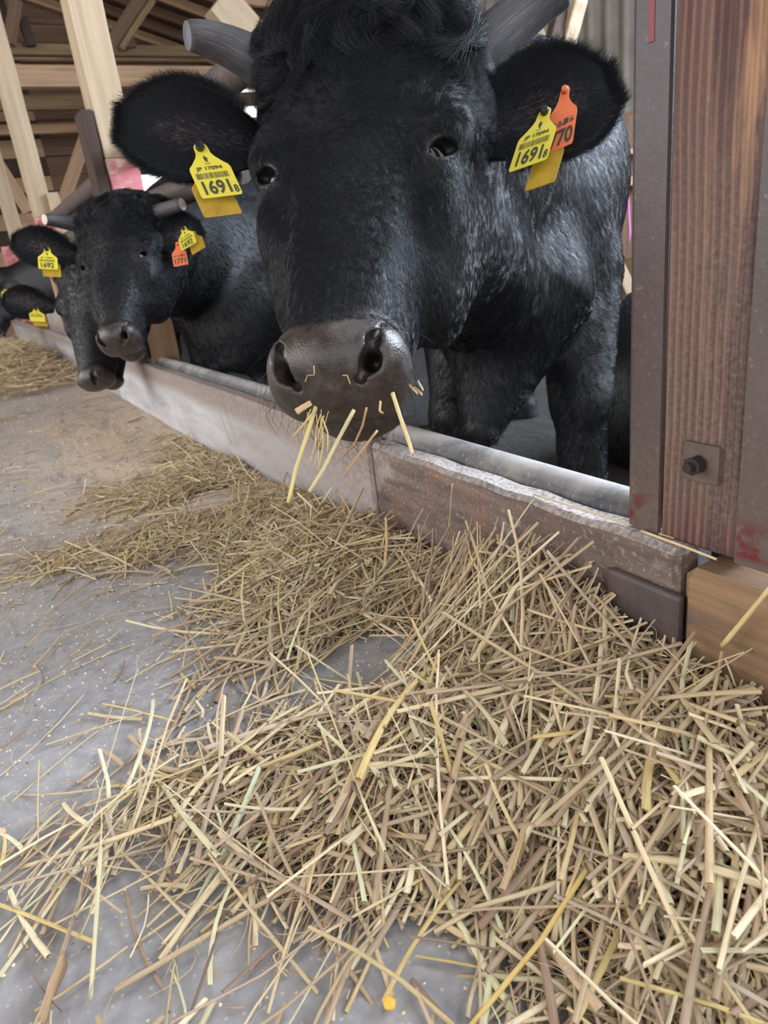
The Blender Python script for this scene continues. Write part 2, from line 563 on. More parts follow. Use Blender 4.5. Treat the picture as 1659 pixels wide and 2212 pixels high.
# red-and-white painted boards of the far pens
w = NT('faded_red_board'); v = w.coord((4, 10, 10)); n1 = w.noise(v, 1.5, 5, .6)
w.col(w.ramp(n1, [(.35, srgb(196, 110, 112)), (.6, srgb(214, 140, 138)), (.75, srgb(232, 214, 204))])); w.rough(.7); M['red_board'] = w.m
w = NT('whitewashed_board'); v = w.coord((4, 10, 10)); n1 = w.noise(v, 1.5, 5, .6)
w.col(w.ramp(n1, [(.3, srgb(206, 188, 172)), (.7, srgb(234, 226, 216))])); w.rough(.75); M['white_board'] = w.m
fp = empty('pen_partition', (1.6, 9.0, -.14)); tag(fp, 'red and white painted board partition of the far pens at left', 'partition')
for i in range(9):
    xx = .75 + i * .26
    timber('partition_board', (xx, 9.0, -.10), (xx, 9.0, 1.02 + .05 * (i % 2)), .24, .03, M['red_board'] if i % 3 != 1 else M['white_board'], fp, up=(0, 1, 0), n=3)
fp2 = empty('pen_partition', (1.6, 8.3, -.14)); tag(fp2, 'pale slatted partition in the pens behind the lowered-head cow', 'partition')
for i in range(5):
    zz = .02 + i * .19
    timber('partition_board', (1.2, 8.3, zz), (4.2, 8.3, zz), .03, .16, M['white_board'] if i % 2 else M['red_board'], fp2, n=5)

# ---------------------------------------------------------------- rails of the feed barrier
RXX = .78


def rail(label, p0, p1, r, mat, name='neck_rail', sleeve=None):
    e = empty(name, p0); tag(e, label, 'rail')
    me = tube_mesh('tube', [Vector(p0).lerp(Vector(p1), t) for t in np.linspace(0, 1, 12)], r, 24)
    link('tube', me, mat, e)
    if sleeve is not None:
        q0 = Vector(p0).lerp(Vector(p1), sleeve); q1 = Vector(p0).lerp(Vector(p1), sleeve + .05)
        link('sleeve', tube_mesh('sleeve', [q0, q1], r * 1.06, 24), mat, e)
    return e


qa, qb = on_x(540, 131, RXX), on_x(169, 430, RXX)
rsl = (qb[2] - qa[2]) / (qb[1] - qa[1])
ru = lambda y: (RXX, y, qa[2] + rsl * (y - qa[1]))
zr = ru(2.4)[2]
rail('thick brown upper neck rail passing behind the left horn', ru(.95), ru(9.0), .042, M['rail'], sleeve=.232)
qa2, qb2 = on_x(412, 405, RXX), on_x(154, 514, RXX)
rs2 = (qb2[2] - qa2[2]) / (qb2[1] - qa2[1])
rl = lambda y: (RXX, y, qa2[2] + rs2 * (y - qa2[1]))
rail('lower brown neck rail ending behind the left ear', rl(2.02), rl(9.0), .044, M['rail'])
# upright of the barrier further along
rail('thin upright steel pole of the barrier at far left', (RXX + .01, 6.35, -.14), (RXX + .01, 6.35, 1.15), .03, M['rail'], name='barrier_pole')

# ---------------------------------------------------------------- kerb: sill timbers, splice plate, pipe
w = NT('near_sill_wood')
v = w.coord((2, 22, 22)); g = w.noise(v, 1.2, 6, .7, .5)
v2 = w.coord((3, 3, 3)); n2 = w.noise(v2, 2.5, 6, .7, .3); n3 = w.noise(w.coord((1, 1, 1)), 140, 3, .6)
c = w.ramp(g, [(.3, srgb(70, 58, 54)), (.5, srgb(104, 88, 80)), (.75, srgb(140, 122, 110))])
c = w.mix(w.ramp(n2, [(.5, 0.0), (.66, .7)]), c, srgb(132, 92, 70))
c = w.mix(w.ramp(n2, [(.30, .6), (.42, 0.0)]), c, srgb(160, 150, 146))
c = w.mix(w.ramp(n3, [(.55, 0.0), (.72, .45)]), c, srgb(188, 172, 150))
geo = w.n('ShaderNodeNewGeometry'); sn = w.n('ShaderNodeSeparateXYZ'); w.l(geo.outputs['True Normal'], sn.inputs[0])
topd = w.math('MULTIPLY', w.ramp(sn.outputs['Z'], [(.5, 0.0), (.9, 1.0)]), w.ramp(n2, [(.28, .35), (.5, 1.0)]))
topd = w.math('MULTIPLY', topd, w.ramp(n3, [(.36, .25), (.55, 1.0)]))
c = w.mix(w.math('MULTIPLY', topd, .8), c, srgb(196, 189, 184))
w.col(c); w.rough(.85); w.bump(w.math('ADD', g, w.math('MULTIPLY', n3, .5)), .5, .004)
M['sill_near'] = w.m

w = NT('whitewashed_sill')
v = w.coord((2, 8, 8)); n1 = w.noise(v, 1.4, 6, .7, .3); n3 = w.noise(w.coord((1, 1, 1)), 70, 4, .65)
c = w.ramp(n1, [(.3, srgb(146, 142, 142)), (.55, srgb(178, 175, 176)), (.75, srgb(202, 198, 196))])
sx_ = w.n('ShaderNodeTexCoord'); so = w.n('ShaderNodeSeparateXYZ'); w.l(sx_.outputs['Object'], so.inputs[0])
edge = w.ramp(w.math('ADD', so.outputs['Z'], w.math('MULTIPLY', n1, .10)), [(.085, 0.0), (.125, 1.0)])
c = w.mix(w.math('MULTIPLY', edge, .75), c, w.ramp(n3, [(.3, srgb(104, 86, 76)), (.7, srgb(140, 120, 108))]))
c = w.mix(w.ramp(n3, [(.52, 0.0), (.75, .4)]), c, srgb(150, 134, 128))
nr = w.ramp(w.math('MULTIPLY', so.outputs['X'], .38), [(.55, 0.0), (.95, 1.0)])
c = w.mix(w.math('MULTIPLY', nr, w.ramp(n1, [(.25, .35), (.6, .85)])), c, w.ramp(n3, [(.3, srgb(112, 96, 88)), (.7, srgb(156, 142, 132))]))
w.col(c); w.rough(.8); w.bump(n3, .3, .004)
M['sill_white'] = w.m


def sill(label, y0, y1, mat, x0=KX, x1=KX + .044, z0=-.005, z1=KT, amp=.0022, n=14):
    zc = (z0 + z1) / 2
    o = timber('kerb_sill', ((x0 + x1) / 2, y1, zc), ((x0 + x1) / 2, y0, zc), x1 - x0, z1 - z0, mat, bev=.007, n=n, amp=amp)
    tag(o, label, 'kerb'); return o


sill('near brown kerb timber under the cow, dusty white on top, rounded at its cut end', .468, 1.178, M['sill_near'])
sill('long whitewashed kerb plank with a brown worn top edge under the second cow', 1.186, 3.86, M['sill_white'])
sill('far whitewashed kerb plank beyond a dark seam by the third cow', 3.885, 6.2, M['sill_white'])
sill('furthest kerb plank running out at the left edge', 6.22, 10.8, M['sill_white'])
o = timber('kerb_beam', (KX - .004 + .05, .462, .1075), (KX - .004 + .05, -1.2, .1075), .10, .225, wood_mat('worn_beam_wood', srgb(156, 126, 94), srgb(128, 100, 76), srgb(74, 58, 46), stain=srgb(86, 76, 70), stain_amt=.8, bump=.6), bev=.012, n=12, amp=.0015)
tag(o, 'worn tan kerb beam with dark grain at the right edge, butting the near kerb timber', 'kerb')
w = NT('dark_iron'); v = w.coord((3, 3, 3)); n1 = w.noise(v, 4, 6, .7)
w.col(w.ramp(n1, [(.35, srgb(52, 42, 42)), (.6, srgb(78, 66, 64)), (.76, srgb(118, 40, 36))])); w.rough(.6); w.bump(n1, .3, .003); M['iron'] = w.m
bm = bmesh.new(); bm_box(bm, (KX - .012, .455, .02), (KX - .001, .565, .185), .006, 2)
tag(link('splice_plate', bm_mesh('splice_plate', bm), M['iron']), 'dark iron plate across the kerb joint below the wooden post', 'plate')

w = NT('dusty_pipe')
v = w.coord((1, 1, 1), rand=False); n1 = w.noise(v, 9, 6, .7, .4); n2 = w.noise(v, 120, 3, .6)
c = w.ramp(n1, [(.3, srgb(52, 56, 62)), (.5, srgb(84, 84, 86)), (.7, srgb(130, 122, 114))])
geo = w.n('ShaderNodeNewGeometry'); sn = w.n('ShaderNodeSeparateXYZ'); w.l(geo.outputs['Normal'], sn.inputs[0])
tp = w.math('MULTIPLY', w.ramp(sn.outputs['Z'], [(.55, 0.0), (.95, .8)]), w.ramp(n1, [(.3, .3), (.55, 1.0)]))
c = w.mix(tp, c, srgb(186, 180, 176)); c = w.mix(w.ramp(n2, [(.56, 0.0), (.72, .5)]), c, srgb(178, 160, 138))
w.col(c); w.rough(.6); w.bump(n2, .2, .002); M['pipe'] = w.m
bp = empty('bottom_pipe', (.706, .56, .222)); tag(bp, 'thick grey pipe lying behind the kerb under the nearest cow', 'pipe')
ys = np.linspace(.557, 3.25, 20)
link('tube', tube_mesh('tube', [(.704, y, .222) for y in ys] + [(.704, 3.262, .222), (.704, 3.268, .222)], [.032] * 20 + [.028, .018], 28), M['pipe'], bp)

# ---------------------------------------------------------------- the brown post at right with its steel channels
w = NT('red_brown_post')
tc = w.n('ShaderNodeTexCoord'); mp = w.n('ShaderNodeMapping'); mp.inputs['Scale'].default_value = (1.1, 1, 1); w.l(tc.outputs['Object'], mp.inputs[0])
so = w.n('ShaderNodeSeparateXYZ'); w.l(tc.outputs['Object'], so.inputs[0])
mpg = w.n('ShaderNodeMapping'); mpg.inputs['Scale'].default_value = (1.6, 60, 60); w.l(tc.outputs['Object'], mpg.inputs[0])
# growth rings: bands across the width, bent by slow noise along the height
nslow = w.noise(mp.outputs[0], 3.0, 2, .5)
ring = w.math('ADD', w.math('MULTIPLY', so.outputs['Y'], 1.0), w.math('MULTIPLY', nslow, .022))
wv = w.n('ShaderNodeTexWave', wave_type='BANDS', bands_direction='X', wave_profile='SIN'); wv.inputs['Scale'].default_value = 34
wv.inputs['Distortion'].default_value = .6; wv.inputs['Detail'].default_value = 2
cx = w.n('ShaderNodeCombineXYZ'); w.l(ring, cx.inputs[0]); w.l(cx.outputs[0], wv.inputs['Vector'])
g = w.noise(mpg.outputs[0], 1.1, 6, .7, .3)
big = w.n('ShaderNodeMapping'); big.inputs['Scale'].default_value = (3.4, 26, 26); w.l(tc.outputs['Object'], big.inputs[0])
nb_ = w.noise(big.outputs[0], 1.0, 4, .6, .5)
c = w.ramp(wv.outputs['Fac'], [(.12, srgb(50, 30, 30)), (.42, srgb(92, 60, 54)), (.8, srgb(120, 82, 70))])
c = w.mix(.45, c, w.ramp(g, [(.3, srgb(66, 42, 38)), (.55, srgb(108, 76, 64)), (.75, srgb(158, 118, 92))]))
right = w.ramp(so.outputs['Y'], [(.50, 0.0), (.53, 1.0)]) if False else w.ramp(w.math('ADD', w.math('MULTIPLY', so.outputs['Y'], 5.0), .5), [(.42, 0.0), (.62, 1.0)])
c = w.mix(w.math('MULTIPLY', w.ramp(nb_, [(.50, 0.0), (.56, .9)]), right), c, srgb(64, 34, 38))
c = w.mix(w.math('MULTIPLY', w.ramp(nb_, [(.34, .75), (.44, 0.0)]), right), c, srgb(176, 130, 94))
dn = w.noise(mp.outputs[0], 160, 3, .6); low = w.ramp(w.math('ADD', so.outputs['X'], w.math('MULTIPLY', nb_, .2)), [(.10, 0.0), (.18, 1.0), (.42, .8), (.62, .12)])
c = w.mix(w.math('MULTIPLY', low, w.ramp(dn, [(.35, .15), (.65, .45)])), c, srgb(146, 128, 112))
c = w.mix(w.ramp(dn, [(.64, 0.0), (.78, .28)]), c, srgb(176, 154, 130))
w.col(c); w.rough(.75)
w.bump(w.math('ADD', wv.outputs['Fac'], g), .7, .004)
M['post_brown'] = w.m

w = NT('dusty_steel_channel')
tc = w.n('ShaderNodeTexCoord'); so = w.n('ShaderNodeSeparateXYZ'); w.l(tc.outputs['Object'], so.inputs[0])
n1 = w.noise(tc.outputs['Object'], 8, 6, .7); n2 = w.noise(tc.outputs['Object'], 150, 4, .65); n4 = w.noise(tc.outputs['Object'], 26, 3, .5)
c = w.ramp(n1, [(.3, srgb(52, 44, 48)), (.55, srgb(68, 60, 66)), (.75, srgb(84, 74, 78))])
zz = w.math('ADD', so.outputs['X'], w.math('MULTIPLY', n1, .3))
c = w.mix(w.math('MULTIPLY', w.ramp(zz, [(.25, .85), (.75, 0.0)]), w.ramp(n2, [(.3, .5), (.6, 1.0)])), c, srgb(98, 80, 70))
c = w.mix(w.ramp(n2, [(.63, 0.0), (.74, .5)]), c, srgb(160, 140, 118))
redz = w.math('MULTIPLY', w.ramp(so.outputs['X'], [(.004, 0.0), (.012, 1.0), (.036, .9), (.056, 0.0)]), w.ramp(n4, [(.47, 0.0), (.56, 1.0)]))
c = w.mix(redz, c, srgb(92, 20, 22))
w.col(c); w.rough(.5); w.bump(n2, .25, .002); M['channel'] = w.m

PX = .645
bpst = empty('wooden_post', (PX + .05, .46, KT)); tag(bpst, 'weathered red-brown wooden post between steel channels at the right edge', 'post')
timber('post_shaft', (PX + .05, .462, KT + .001), (PX + .05, .462, 2.6), .096, .10, M['post_brown'], bpst, up=(1, 0, 0), n=16, amp=.0004, bev=.003)
box_obj('post_foot', (.745, .415, -.14), (.80, .51, KT + .2), M['wood_dark'], bpst)


def channel(y_in, y_out):
    lo, hi = min(y_in, y_out), max(y_in, y_out)
    sgn = 1 if y_out > y_in else -1
    # C-section in (x, y): front flange and side web as one bent plate
    t = .005
    pr = [(PX - .004, y_in), (PX - .004, y_out - sgn * .006), (PX - .0025, y_out - sgn * .002), (PX + .002, y_out), (PX + .10, y_out), (PX + .10, y_out - sgn * t), (PX + .004, y_out - sgn * t), (PX + .0015, y_in)]
    V = []; H = 2.6 - KT
    for z in (0, H):
        for (x, y) in pr: V.append((z, y - y_in, x - PX))
    n = len(pr); F = [tuple(range(n)), tuple(range(2 * n - 1, n - 1, -1))] + [(i, (i + 1) % n, n + (i + 1) % n, n + i) for i in range(n)]
    me = bpy.data.meshes.new('steel_channel'); me.from_pydata(V, [], F); me.update()
    bm = bmesh.new(); bm.from_mesh(me); bmesh.ops.recalc_face_normals(bm, faces=bm.faces); bm.to_mesh(me); bm.free()
    me.materials.append(M['channel'])
    o = bpy.data.objects.new('steel_channel', me); COL.objects.link(o)
    o.parent = bpst; o.matrix_parent_inverse = Matrix.Translation(-Vector(bpst.location))
    o.matrix_basis = Matrix(((0, 0, 1, PX), (0, 1, 0, y_in), (1, 0, 0, KT + .001), (0, 0, 0, 1)))
    return o


channel(.5105, .556)
channel(.4115, .35)
# red paint drip on the left channel near the top
q0 = on_x(1407, -10, PX - .0045); q1 = on_x(1406, 92, PX - .0045)
bm = bmesh.new(); bm_box(bm, (PX - .0048, q1[1] - .004, q1[2]), (PX - .0038, q0[1] + .003, q0[2]), .0004)
link('paint_drip', bm_mesh('paint_drip', bm), plain('red_paint_drip', srgb(112, 28, 34), .5), bpst)['label'] = 'red paint drip'
# washer plate, nut and bolt end
pc = on_x(1515, 1000, PX - .003)
bm = bmesh.new(); bm_box(bm, (PX - .0055, pc[1] - .0215, pc[2] - .0215), (PX + .001, pc[1] + .0215, pc[2] + .0215), .001)
M['washer'] = wood_mat('rusty_washer', srgb(116, 100, 88), srgb(92, 78, 70), srgb(66, 54, 50), stretch=1, rough=.7)
bolt = link('washer_plate', bm_mesh('washer_plate', bm), M['washer'], bpst)
bm = bmesh.new()
bmesh.ops.create_cone(bm, cap_ends=True, segments=6, radius1=.0105, radius2=.0105, depth=.014)
bmesh.ops.bevel(bm, geom=bm.edges[:], offset=.001, segments=1, affect='EDGES')
bmesh.ops.create_cone(bm, cap_ends=True, segments=18, radius1=.006, radius2=.0055, depth=.027)
for q in bm.verts: q.co = Vector((PX - .010 - q.co.z - .004, pc[1] + q.co.x, pc[2] + q.co.y))
nut = link('bolt', bm_mesh('bolt', bm), plain('old_bolt_steel', srgb(62, 56, 56), .45, .6), bpst)
# ---------------------------------------------------------------- cattle
# every animal is one signed-distance body (head, neck, trunk, legs) turned into a single mesh


def smin(a, b, k):
    h = np.clip(0.5 + 0.5 * (b - a) / k, 0, 1)
    return b + (a - b) * h - k * h * (1 - h)


def smax(a, b, k):
    return -smin(-a, -b, k)


def ell(p, c, r):
    q = (p - np.asarray(c, np.float32)) / np.asarray(r, np.float32)
    k0 = np.sqrt((q * q).sum(1)) + 1e-6
    q2 = q / np.asarray(r, np.float32)
    k1 = np.sqrt((q2 * q2).sum(1)) + 1e-6
    return k0 * (k0 - 1) / k1


def cap(p, a, b, ra, rb):
    a = np.asarray(a, np.float32); b = np.asarray(b, np.float32)
    ba = b - a; pa = p - a
    t = np.clip(pa @ ba / (ba @ ba), 0, 1)
    d = pa - t[:, None] * ba
    return np.sqrt((d * d).sum(1)) - (ra + (rb - ra) * t)


def surface_nets(f, xs, ys, zs, B=6):
    nx, ny, nz = len(xs), len(ys), len(zs)
    ix = list(range(0, nx - 1, B)) + [nx - 1]; iy = list(range(0, ny - 1, B)) + [ny - 1]; iz = list(range(0, nz - 1, B)) + [nz - 1]
    gx, gy, gz = np.meshgrid(xs[ix], ys[iy], zs[iz], indexing='ij')
    Dc = f(np.stack([gx, gy, gz], -1).reshape(-1, 3).astype(np.float32)).reshape(gx.shape)
    D = np.empty((nx, ny, nz), np.float32)
    todo = []
    for a in range(len(ix) - 1):
        for b in range(len(iy) - 1):
            for c in range(len(iz) - 1):
                dc = Dc[a:a + 2, b:b + 2, c:c + 2]
                sx = slice(ix[a], ix[a + 1] + 1); sy = slice(iy[b], iy[b + 1] + 1); sz = slice(iz[c], iz[c + 1] + 1)
                diag = math.sqrt((xs[ix[a + 1]] - xs[ix[a]]) ** 2 + (ys[iy[b + 1]] - ys[iy[b]]) ** 2 + (zs[iz[c + 1]] - zs[iz[c]]) ** 2)
                if np.abs(dc).min() > diag * 1.15:
                    D[sx, sy, sz] = dc.flat[0]
                else:
                    todo.append((sx, sy, sz))
    for k in range(0, len(todo), 600):
        part = todo[k:k + 600]; P = []; sh = []
        for sx, sy, sz in part:
            g = np.stack(np.meshgrid(xs[sx], ys[sy], zs[sz], indexing='ij'), -1)
            sh.append(g.shape[:3]); P.append(g.reshape(-1, 3))
        v = f(np.concatenate(P).astype(np.float32)); o = 0
        for (sx, sy, sz), s_ in zip(part, sh):
            n = s_[0] * s_[1] * s_[2]
            D[sx, sy, sz] = v[o:o + n].reshape(s_); o += n
    s = D < 0
    c8 = [s[i:nx - 1 + i, j:ny - 1 + j, k:nz - 1 + k] for i in (0, 1) for j in (0, 1) for k in (0, 1)]
    a_or = c8[0].copy(); a_and = c8[0].copy()
    for c in c8[1:]: a_or |= c; a_and &= c
    act = a_or & ~a_and
    idx = np.argwhere(act).astype(np.int32)
    num = np.full(act.shape, -1, np.int32)
    num[act] = np.arange(len(idx), dtype=np.int32)
    corners = np.array([(i, j, k) for i in (0, 1) for j in (0, 1) for k in (0, 1)])
    vals = np.stack([D[idx[:, 0] + c[0], idx[:, 1] + c[1], idx[:, 2] + c[2]] for c in corners], 1)
    acc = np.zeros((len(idx), 3)); cnt = np.zeros(len(idx))
    for a in range(8):
        for b in range(a + 1, 8):
            if np.abs(corners[a] - corners[b]).sum() != 1: continue
            m_ = (vals[:, a] < 0) != (vals[:, b] < 0)
            t = vals[m_, a] / (vals[m_, a] - vals[m_, b])
            acc[m_] += corners[a] + t[:, None] * (corners[b] - corners[a]); cnt[m_] += 1
    loc = acc / cnt[:, None]
    V = np.empty((len(idx), 3))
    for ax, arr in enumerate((xs, ys, zs)):
        i = idx[:, ax]; V[:, ax] = arr[i] + loc[:, ax] * (arr[i + 1] - arr[i])
    F = []
    for ax in range(3):
        o1, o2 = [(1, 2), (2, 0), (0, 1)][ax]
        lo = [slice(1, n - 1) for n in D.shape]; hi = list(lo)
        lo[ax] = slice(0, D.shape[ax] - 1); hi[ax] = slice(1, D.shape[ax])
        A = s[tuple(lo)]; Bq = s[tuple(hi)]
        e = np.argwhere(A != Bq)
        ins = A[e[:, 0], e[:, 1], e[:, 2]]
        base = e.copy()
        for q in range(3):
            if q != ax: base[:, q] += 1
        def cell(d1, d2):
            c = base.copy(); c[:, o1] -= d1; c[:, o2] -= d2
            return num[c[:, 0], c[:, 1], c[:, 2]]
        q = np.stack([cell(1, 1), cell(0, 1), cell(0, 0), cell(1, 0)], 1)
        q[~ins] = q[~ins][:, ::-1]
        F.append(q)
    F = np.concatenate(F)
    F = F[(F >= 0).all(1)]
    return V, F


def grad(f, V, e=.0015):
    V = V.astype(np.float32); g = np.empty_like(V)
    for k in range(3):
        d = np.zeros(3, np.float32); d[k] = e
        g[:, k] = (f(V + d) - f(V - d)) / (2 * e)
    return g


def _table(v, y):
    t = np.linspace(v[0], v[-1], 400)
    r = np.interp(t, v, y)
    k = np.exp(-np.linspace(-2, 2, 41) ** 2); k /= k.sum()
    return t, np.convolve(np.pad(r, 20, mode='edge'), k, 'valid')


_V = [-.035, .0, .03, .08, .14, .19, .24, .30, .36, .41, .45, .48, .51]
TWIST = .05
HT = dict(
    wt=_table(_V, [.075, .120, .130, .130, .122, .113, .098, .082, .070, .064, .060, .050, .030]),
    wb=_table(_V, [.045, .075, .085, .096, .104, .106, .100, .090, .082, .077, .064, .044, .022]),
    nf=_table(_V, [-.05, -.012, .004, .016, .018, .014, .010, .006, .002, .0, -.006, -.022, -.05]),
    nb=_table(_V, [-.10, -.14, -.165, -.19, -.205, -.205, -.19, -.165, -.14, -.122, -.112, -.10, -.085]))


def head_sdf(q, mz=1.0, pol=1.0):
    """q: head-local (u lateral, v from poll to nose, n out of the face)"""
    u = np.abs(q[:, 0]); n = q[:, 2]
    v = q[:, 1] + TWIST * q[:, 0] * sstep(.34, .44, q[:, 1]).astype(np.float32)
    u = u / (1 - (1 - mz) * sstep(.28, .42, v)).astype(np.float32)
    p = np.stack([u, v, n], 1)
    tb = lambda k: np.interp(v, HT[k][0], HT[k][1]).astype(np.float32)
    wt, wb, nf, nb = tb('wt'), tb('wb'), tb('nf'), tb('nb')
    hn = (nf - nb) / 2; nc = (nf + nb) / 2
    f = np.clip((nf - n) / (nf - nb), 0, 1)
    w = wt + (wb - wt) * f
    e = 2.5
    rr = ((u / w) ** e + (np.abs((n - nc) / hn)) ** e) ** (1 / e) + 1e-6
    d = (rr - 1) * np.minimum(w, hn) * .85
    endcap = np.maximum(-.035 * pol - v, v - .486)
    d = smax(d, endcap.astype(np.float32), .04)
    d = smin(d, ell(p, (.040, .015 - .035 * pol, -.03 + .018 * pol), (.085, .03 + .02 * pol, .058)), .05)      # poll under the forelock
    d = smin(d, ell(p, (.105, .035, -.06), (.032, .04, .04)), .03)        # horn base
    d = smin(d, ell(p, (.104, .158, -.012), (.028, .036, .026)), .03)     # brow
    d = smin(d, ell(p, (.098, .225, -.044), (.024, .05, .035)), .03)      # cheekbone
    d = smin(d, ell(p, (.084, .258, -.120), (.037, .095, .078)), .04)      # jaw muscle
    d = smin(d, ell(p, (.0, .33, -.012), (.045, .12, .022)), .04)         # nasal bridge
    d = smin(d, ell(p, (.0, .455, -.040), (.066, .036, .056)), .025)      # muzzle pad
    d = smin(d, ell(p, (.0, .467, -.042), (.057, .023, .052)), .02)
    d = smin(d, ell(p, (.047, .456, -.040), (.029, .031, .044)), .02)     # nostril wings
    d = smin(d, ell(p, (.042, .466, -.064), (.030, .018, .034)), .02)     # upper lip sides
    chin = smin(cap(p, (0, .34, -.145), (0, .450, -.124), .044, .032), ell(p, (.018, .457, -.121), (.036, .022, .027)), .02)
    d = smax(d, -cap(p, (0, .500, -.084), (.060, .436, -.098), .0090, .0040), .004)   # mouth
    d = smax(d, -cap(p, (.0, .520, -.090), (.045, .497, -.090), .014, .010), .005)
    d = smin(d, chin, .005)
    nost = smin(cap(p, (.056, .434, -.008), (.050, .458, .003), .0032, .0068), cap(p, (.050, .460, .002), (.034, .482, -.018), .0080, .0085), .005)
    nost = smin(nost, ell(p, (.047, .474, -.007), (.0115, .0115, .012)), .006)
    nost = smin(nost, cap(p, (.044, .474, -.010), (.040, .450, -.045), .0105, .008), .006)
    d = smax(d, -nost, .004)
    c_, o_, a1, a2 = EYE_F
    d = smin(d, np.sqrt(((p - c_) ** 2).sum(1)) - .0232, .014)            # lids over the eyeball
    q2 = p - (c_ + o_ * .024)
    d = smax(d, -ell(np.stack([q2 @ a1, q2 @ a2, q2 @ o_], 1), (0, 0, 0), (.0225, .0112, .0145)), .003)
    return d


_o = _n([.80, 0, .60]); _t = np.array([-.6, 0, .8]); _vv = np.array([0, 1.0, 0])
_ec = np.array([.0855, .192, -.019])
EYE_F = tuple(np.asarray(x, np.float32) for x in (_ec, _o, _n(.78 * _t + .60 * _vv), _n(-.62 * _t + .78 * _vv)))
EYE = tuple(_ec)


class Cow:
    def __init__(s, O, v, u, scale, neck_r, withers, chest, hip, ground, half_w, legs_f, legs_h, dewlap=None, extra=None, mz=1.0, pol=1.0):
        s.mz, s.pol = mz, pol
        s.O = np.asarray(O, np.float32); s.k = scale
        v = _n(v); u = np.asarray(u, float); u = _n(u - v * (u @ v)); n = np.cross(v, u)
        s.R = np.array([u, v, n], np.float32)       # rows: local axes in world
        s.withers = np.asarray(withers, float); s.chest = np.asarray(chest, float); s.hip = np.asarray(hip, float)
        s.ground = ground; s.hw = half_w; s.legs_f = legs_f; s.legs_h = legs_h; s.dew = dewlap; s.nr = neck_r; s.extra = extra

    def loc(s, p): return ((p - s.O) @ s.R.T) / np.float32(s.k)

    def wor(s, q): return s.O + (np.asarray(q, float) * s.k) @ s.R

    def sdf(s, p):
        q = s.loc(p)
        near = (np.abs(q[:, 0]) < .35) & (q[:, 1] > -.3) & (q[:, 1] < .75) & (np.abs(q[:, 2] + .1) < .45)
        d = np.sqrt(((q - np.float32([0, .24, -.09])) ** 2).sum(1)) - .30
        if near.any(): d[near] = head_sdf(q[near], s.mz, s.pol)
        d = (d * s.k).astype(np.float32)
        W, C, Hp = s.withers, s.chest, s.hip
        up = np.array([0, 0, 1.0])
        r0, r1 = s.nr
        body = cap(p, s.wor((0, .045, -.13)), W * .6 + C * .4, r0, r1)
        body = smin(body, cap(p, s.wor((0, .14, -.16)), C * .75 + W * .25, r0 * .72, r1 * .8), .08)
        back = cap(p, W - up * .13, Hp - up * .10, .14, .17)
        barrel = cap(p, C * .55 + W * .45 - up * .03, Hp - up * .22, s.hw * 1.0, s.hw * 1.1)
        body = smin(body, smin(back, barrel, .12), .12)
        body = smin(body, cap(p, C, C * .7 + Hp * .3 - up * .15, s.hw * .72, s.hw * .9), .10)
        for hip_, knee, foot, ra, rb, rc in s.legs_f + s.legs_h:
            lg = smin(cap(p, hip_, knee, ra, rb), cap(p, knee, foot, rb * .9, rc), .03)
            hf = np.asarray(foot, float)
            lg = smin(lg, cap(p, hf, hf - up * .035, rc * 1.15, rc * 1.35), .02)
            body = smin(body, lg, .06)
        if s.dew:
            for a, b, ra, rb in s.dew: body = smin(body, cap(p, a, b, ra, rb), .05)
        d = smin(d, body, .085)
        if s.extra is not None: d = s.extra(p, d)
        return d


def axis_grid(lo, hi, fine, fl, fh, coarse):
    a = []
    x = lo
    while x < hi:
        a.append(x)
        if fl - coarse < x < fh + coarse * .0: x += fine
        else: x += coarse
    a.append(hi)
    return np.array(a)


def cow_mesh(name, cow, fine, coarse, hb=.36):
    """fine cells round the head, coarser ones along the trunk"""
    pts = [cow.wor((sx * .2, v, n)) for sx in (-1, 1) for v in (-.06, .58) for n in (.09, -.26)]
    pts = np.array(pts)
    others = [cow.withers, cow.chest, cow.hip] + [np.asarray(l[2], float) for l in cow.legs_f + cow.legs_h]
    allp = np.concatenate([pts, np.array(others) - .40, np.array(others) + .40])
    lo, hi = allp.min(0), allp.max(0)
    lo[2] = cow.ground - .02
    g = [axis_grid(lo[k], hi[k], fine, pts[:, k].min(), pts[:, k].max(), coarse) for k in range(3)]
    V, F = surface_nets(cow.sdf, *g)
    for _ in range(2):
        d = cow.sdf(V.astype(np.float32)); G = grad(cow.sdf, V)
        st = (d / np.maximum((G * G).sum(1), .2))[:, None] * G
        ln = np.linalg.norm(st, axis=1, keepdims=True)
        V = V - st * np.minimum(1, .003 / np.maximum(ln, 1e-9))
    G = grad(cow.sdf, V); N = G / np.maximum(np.linalg.norm(G, axis=1, keepdims=True), 1e-6)
    me = np_mesh(name, V, F)
    return me, V, F, N


def sstep(a, b, x):
    t = np.clip((x - a) / (b - a), 0, 1); return t * t * (3 - 2 * t)


def skin_masks(cow, V):
    q = cow.loc(V.astype(np.float32)); u = np.abs(q[:, 0]); n = q[:, 2]
    v = q[:, 1] + TWIST * q[:, 0] * sstep(.34, .44, q[:, 1])
    front = sstep(-.125, -.10, n)
    edge = .432 + .006 * np.cos(u * 60) + .25 * np.clip(u - .055, 0, 1) + np.clip(-.03 - n, 0, 1) * .35
    pad = sstep(edge - .010, edge + .010, v) * front * (u < .11)
    chin = sstep(.452, .475, v) * (n < -.082) * .9
    muz = np.clip(np.maximum(pad, chin), 0, 1) * (v < .6) * (v > .3) * (n > -.2)
    de = np.sqrt(((np.stack([u, v, n], 1) - (_ec + _o * .014)) ** 2).sum(1))
    eye = 1 - sstep(.018, .031, de)
    return muz, eye


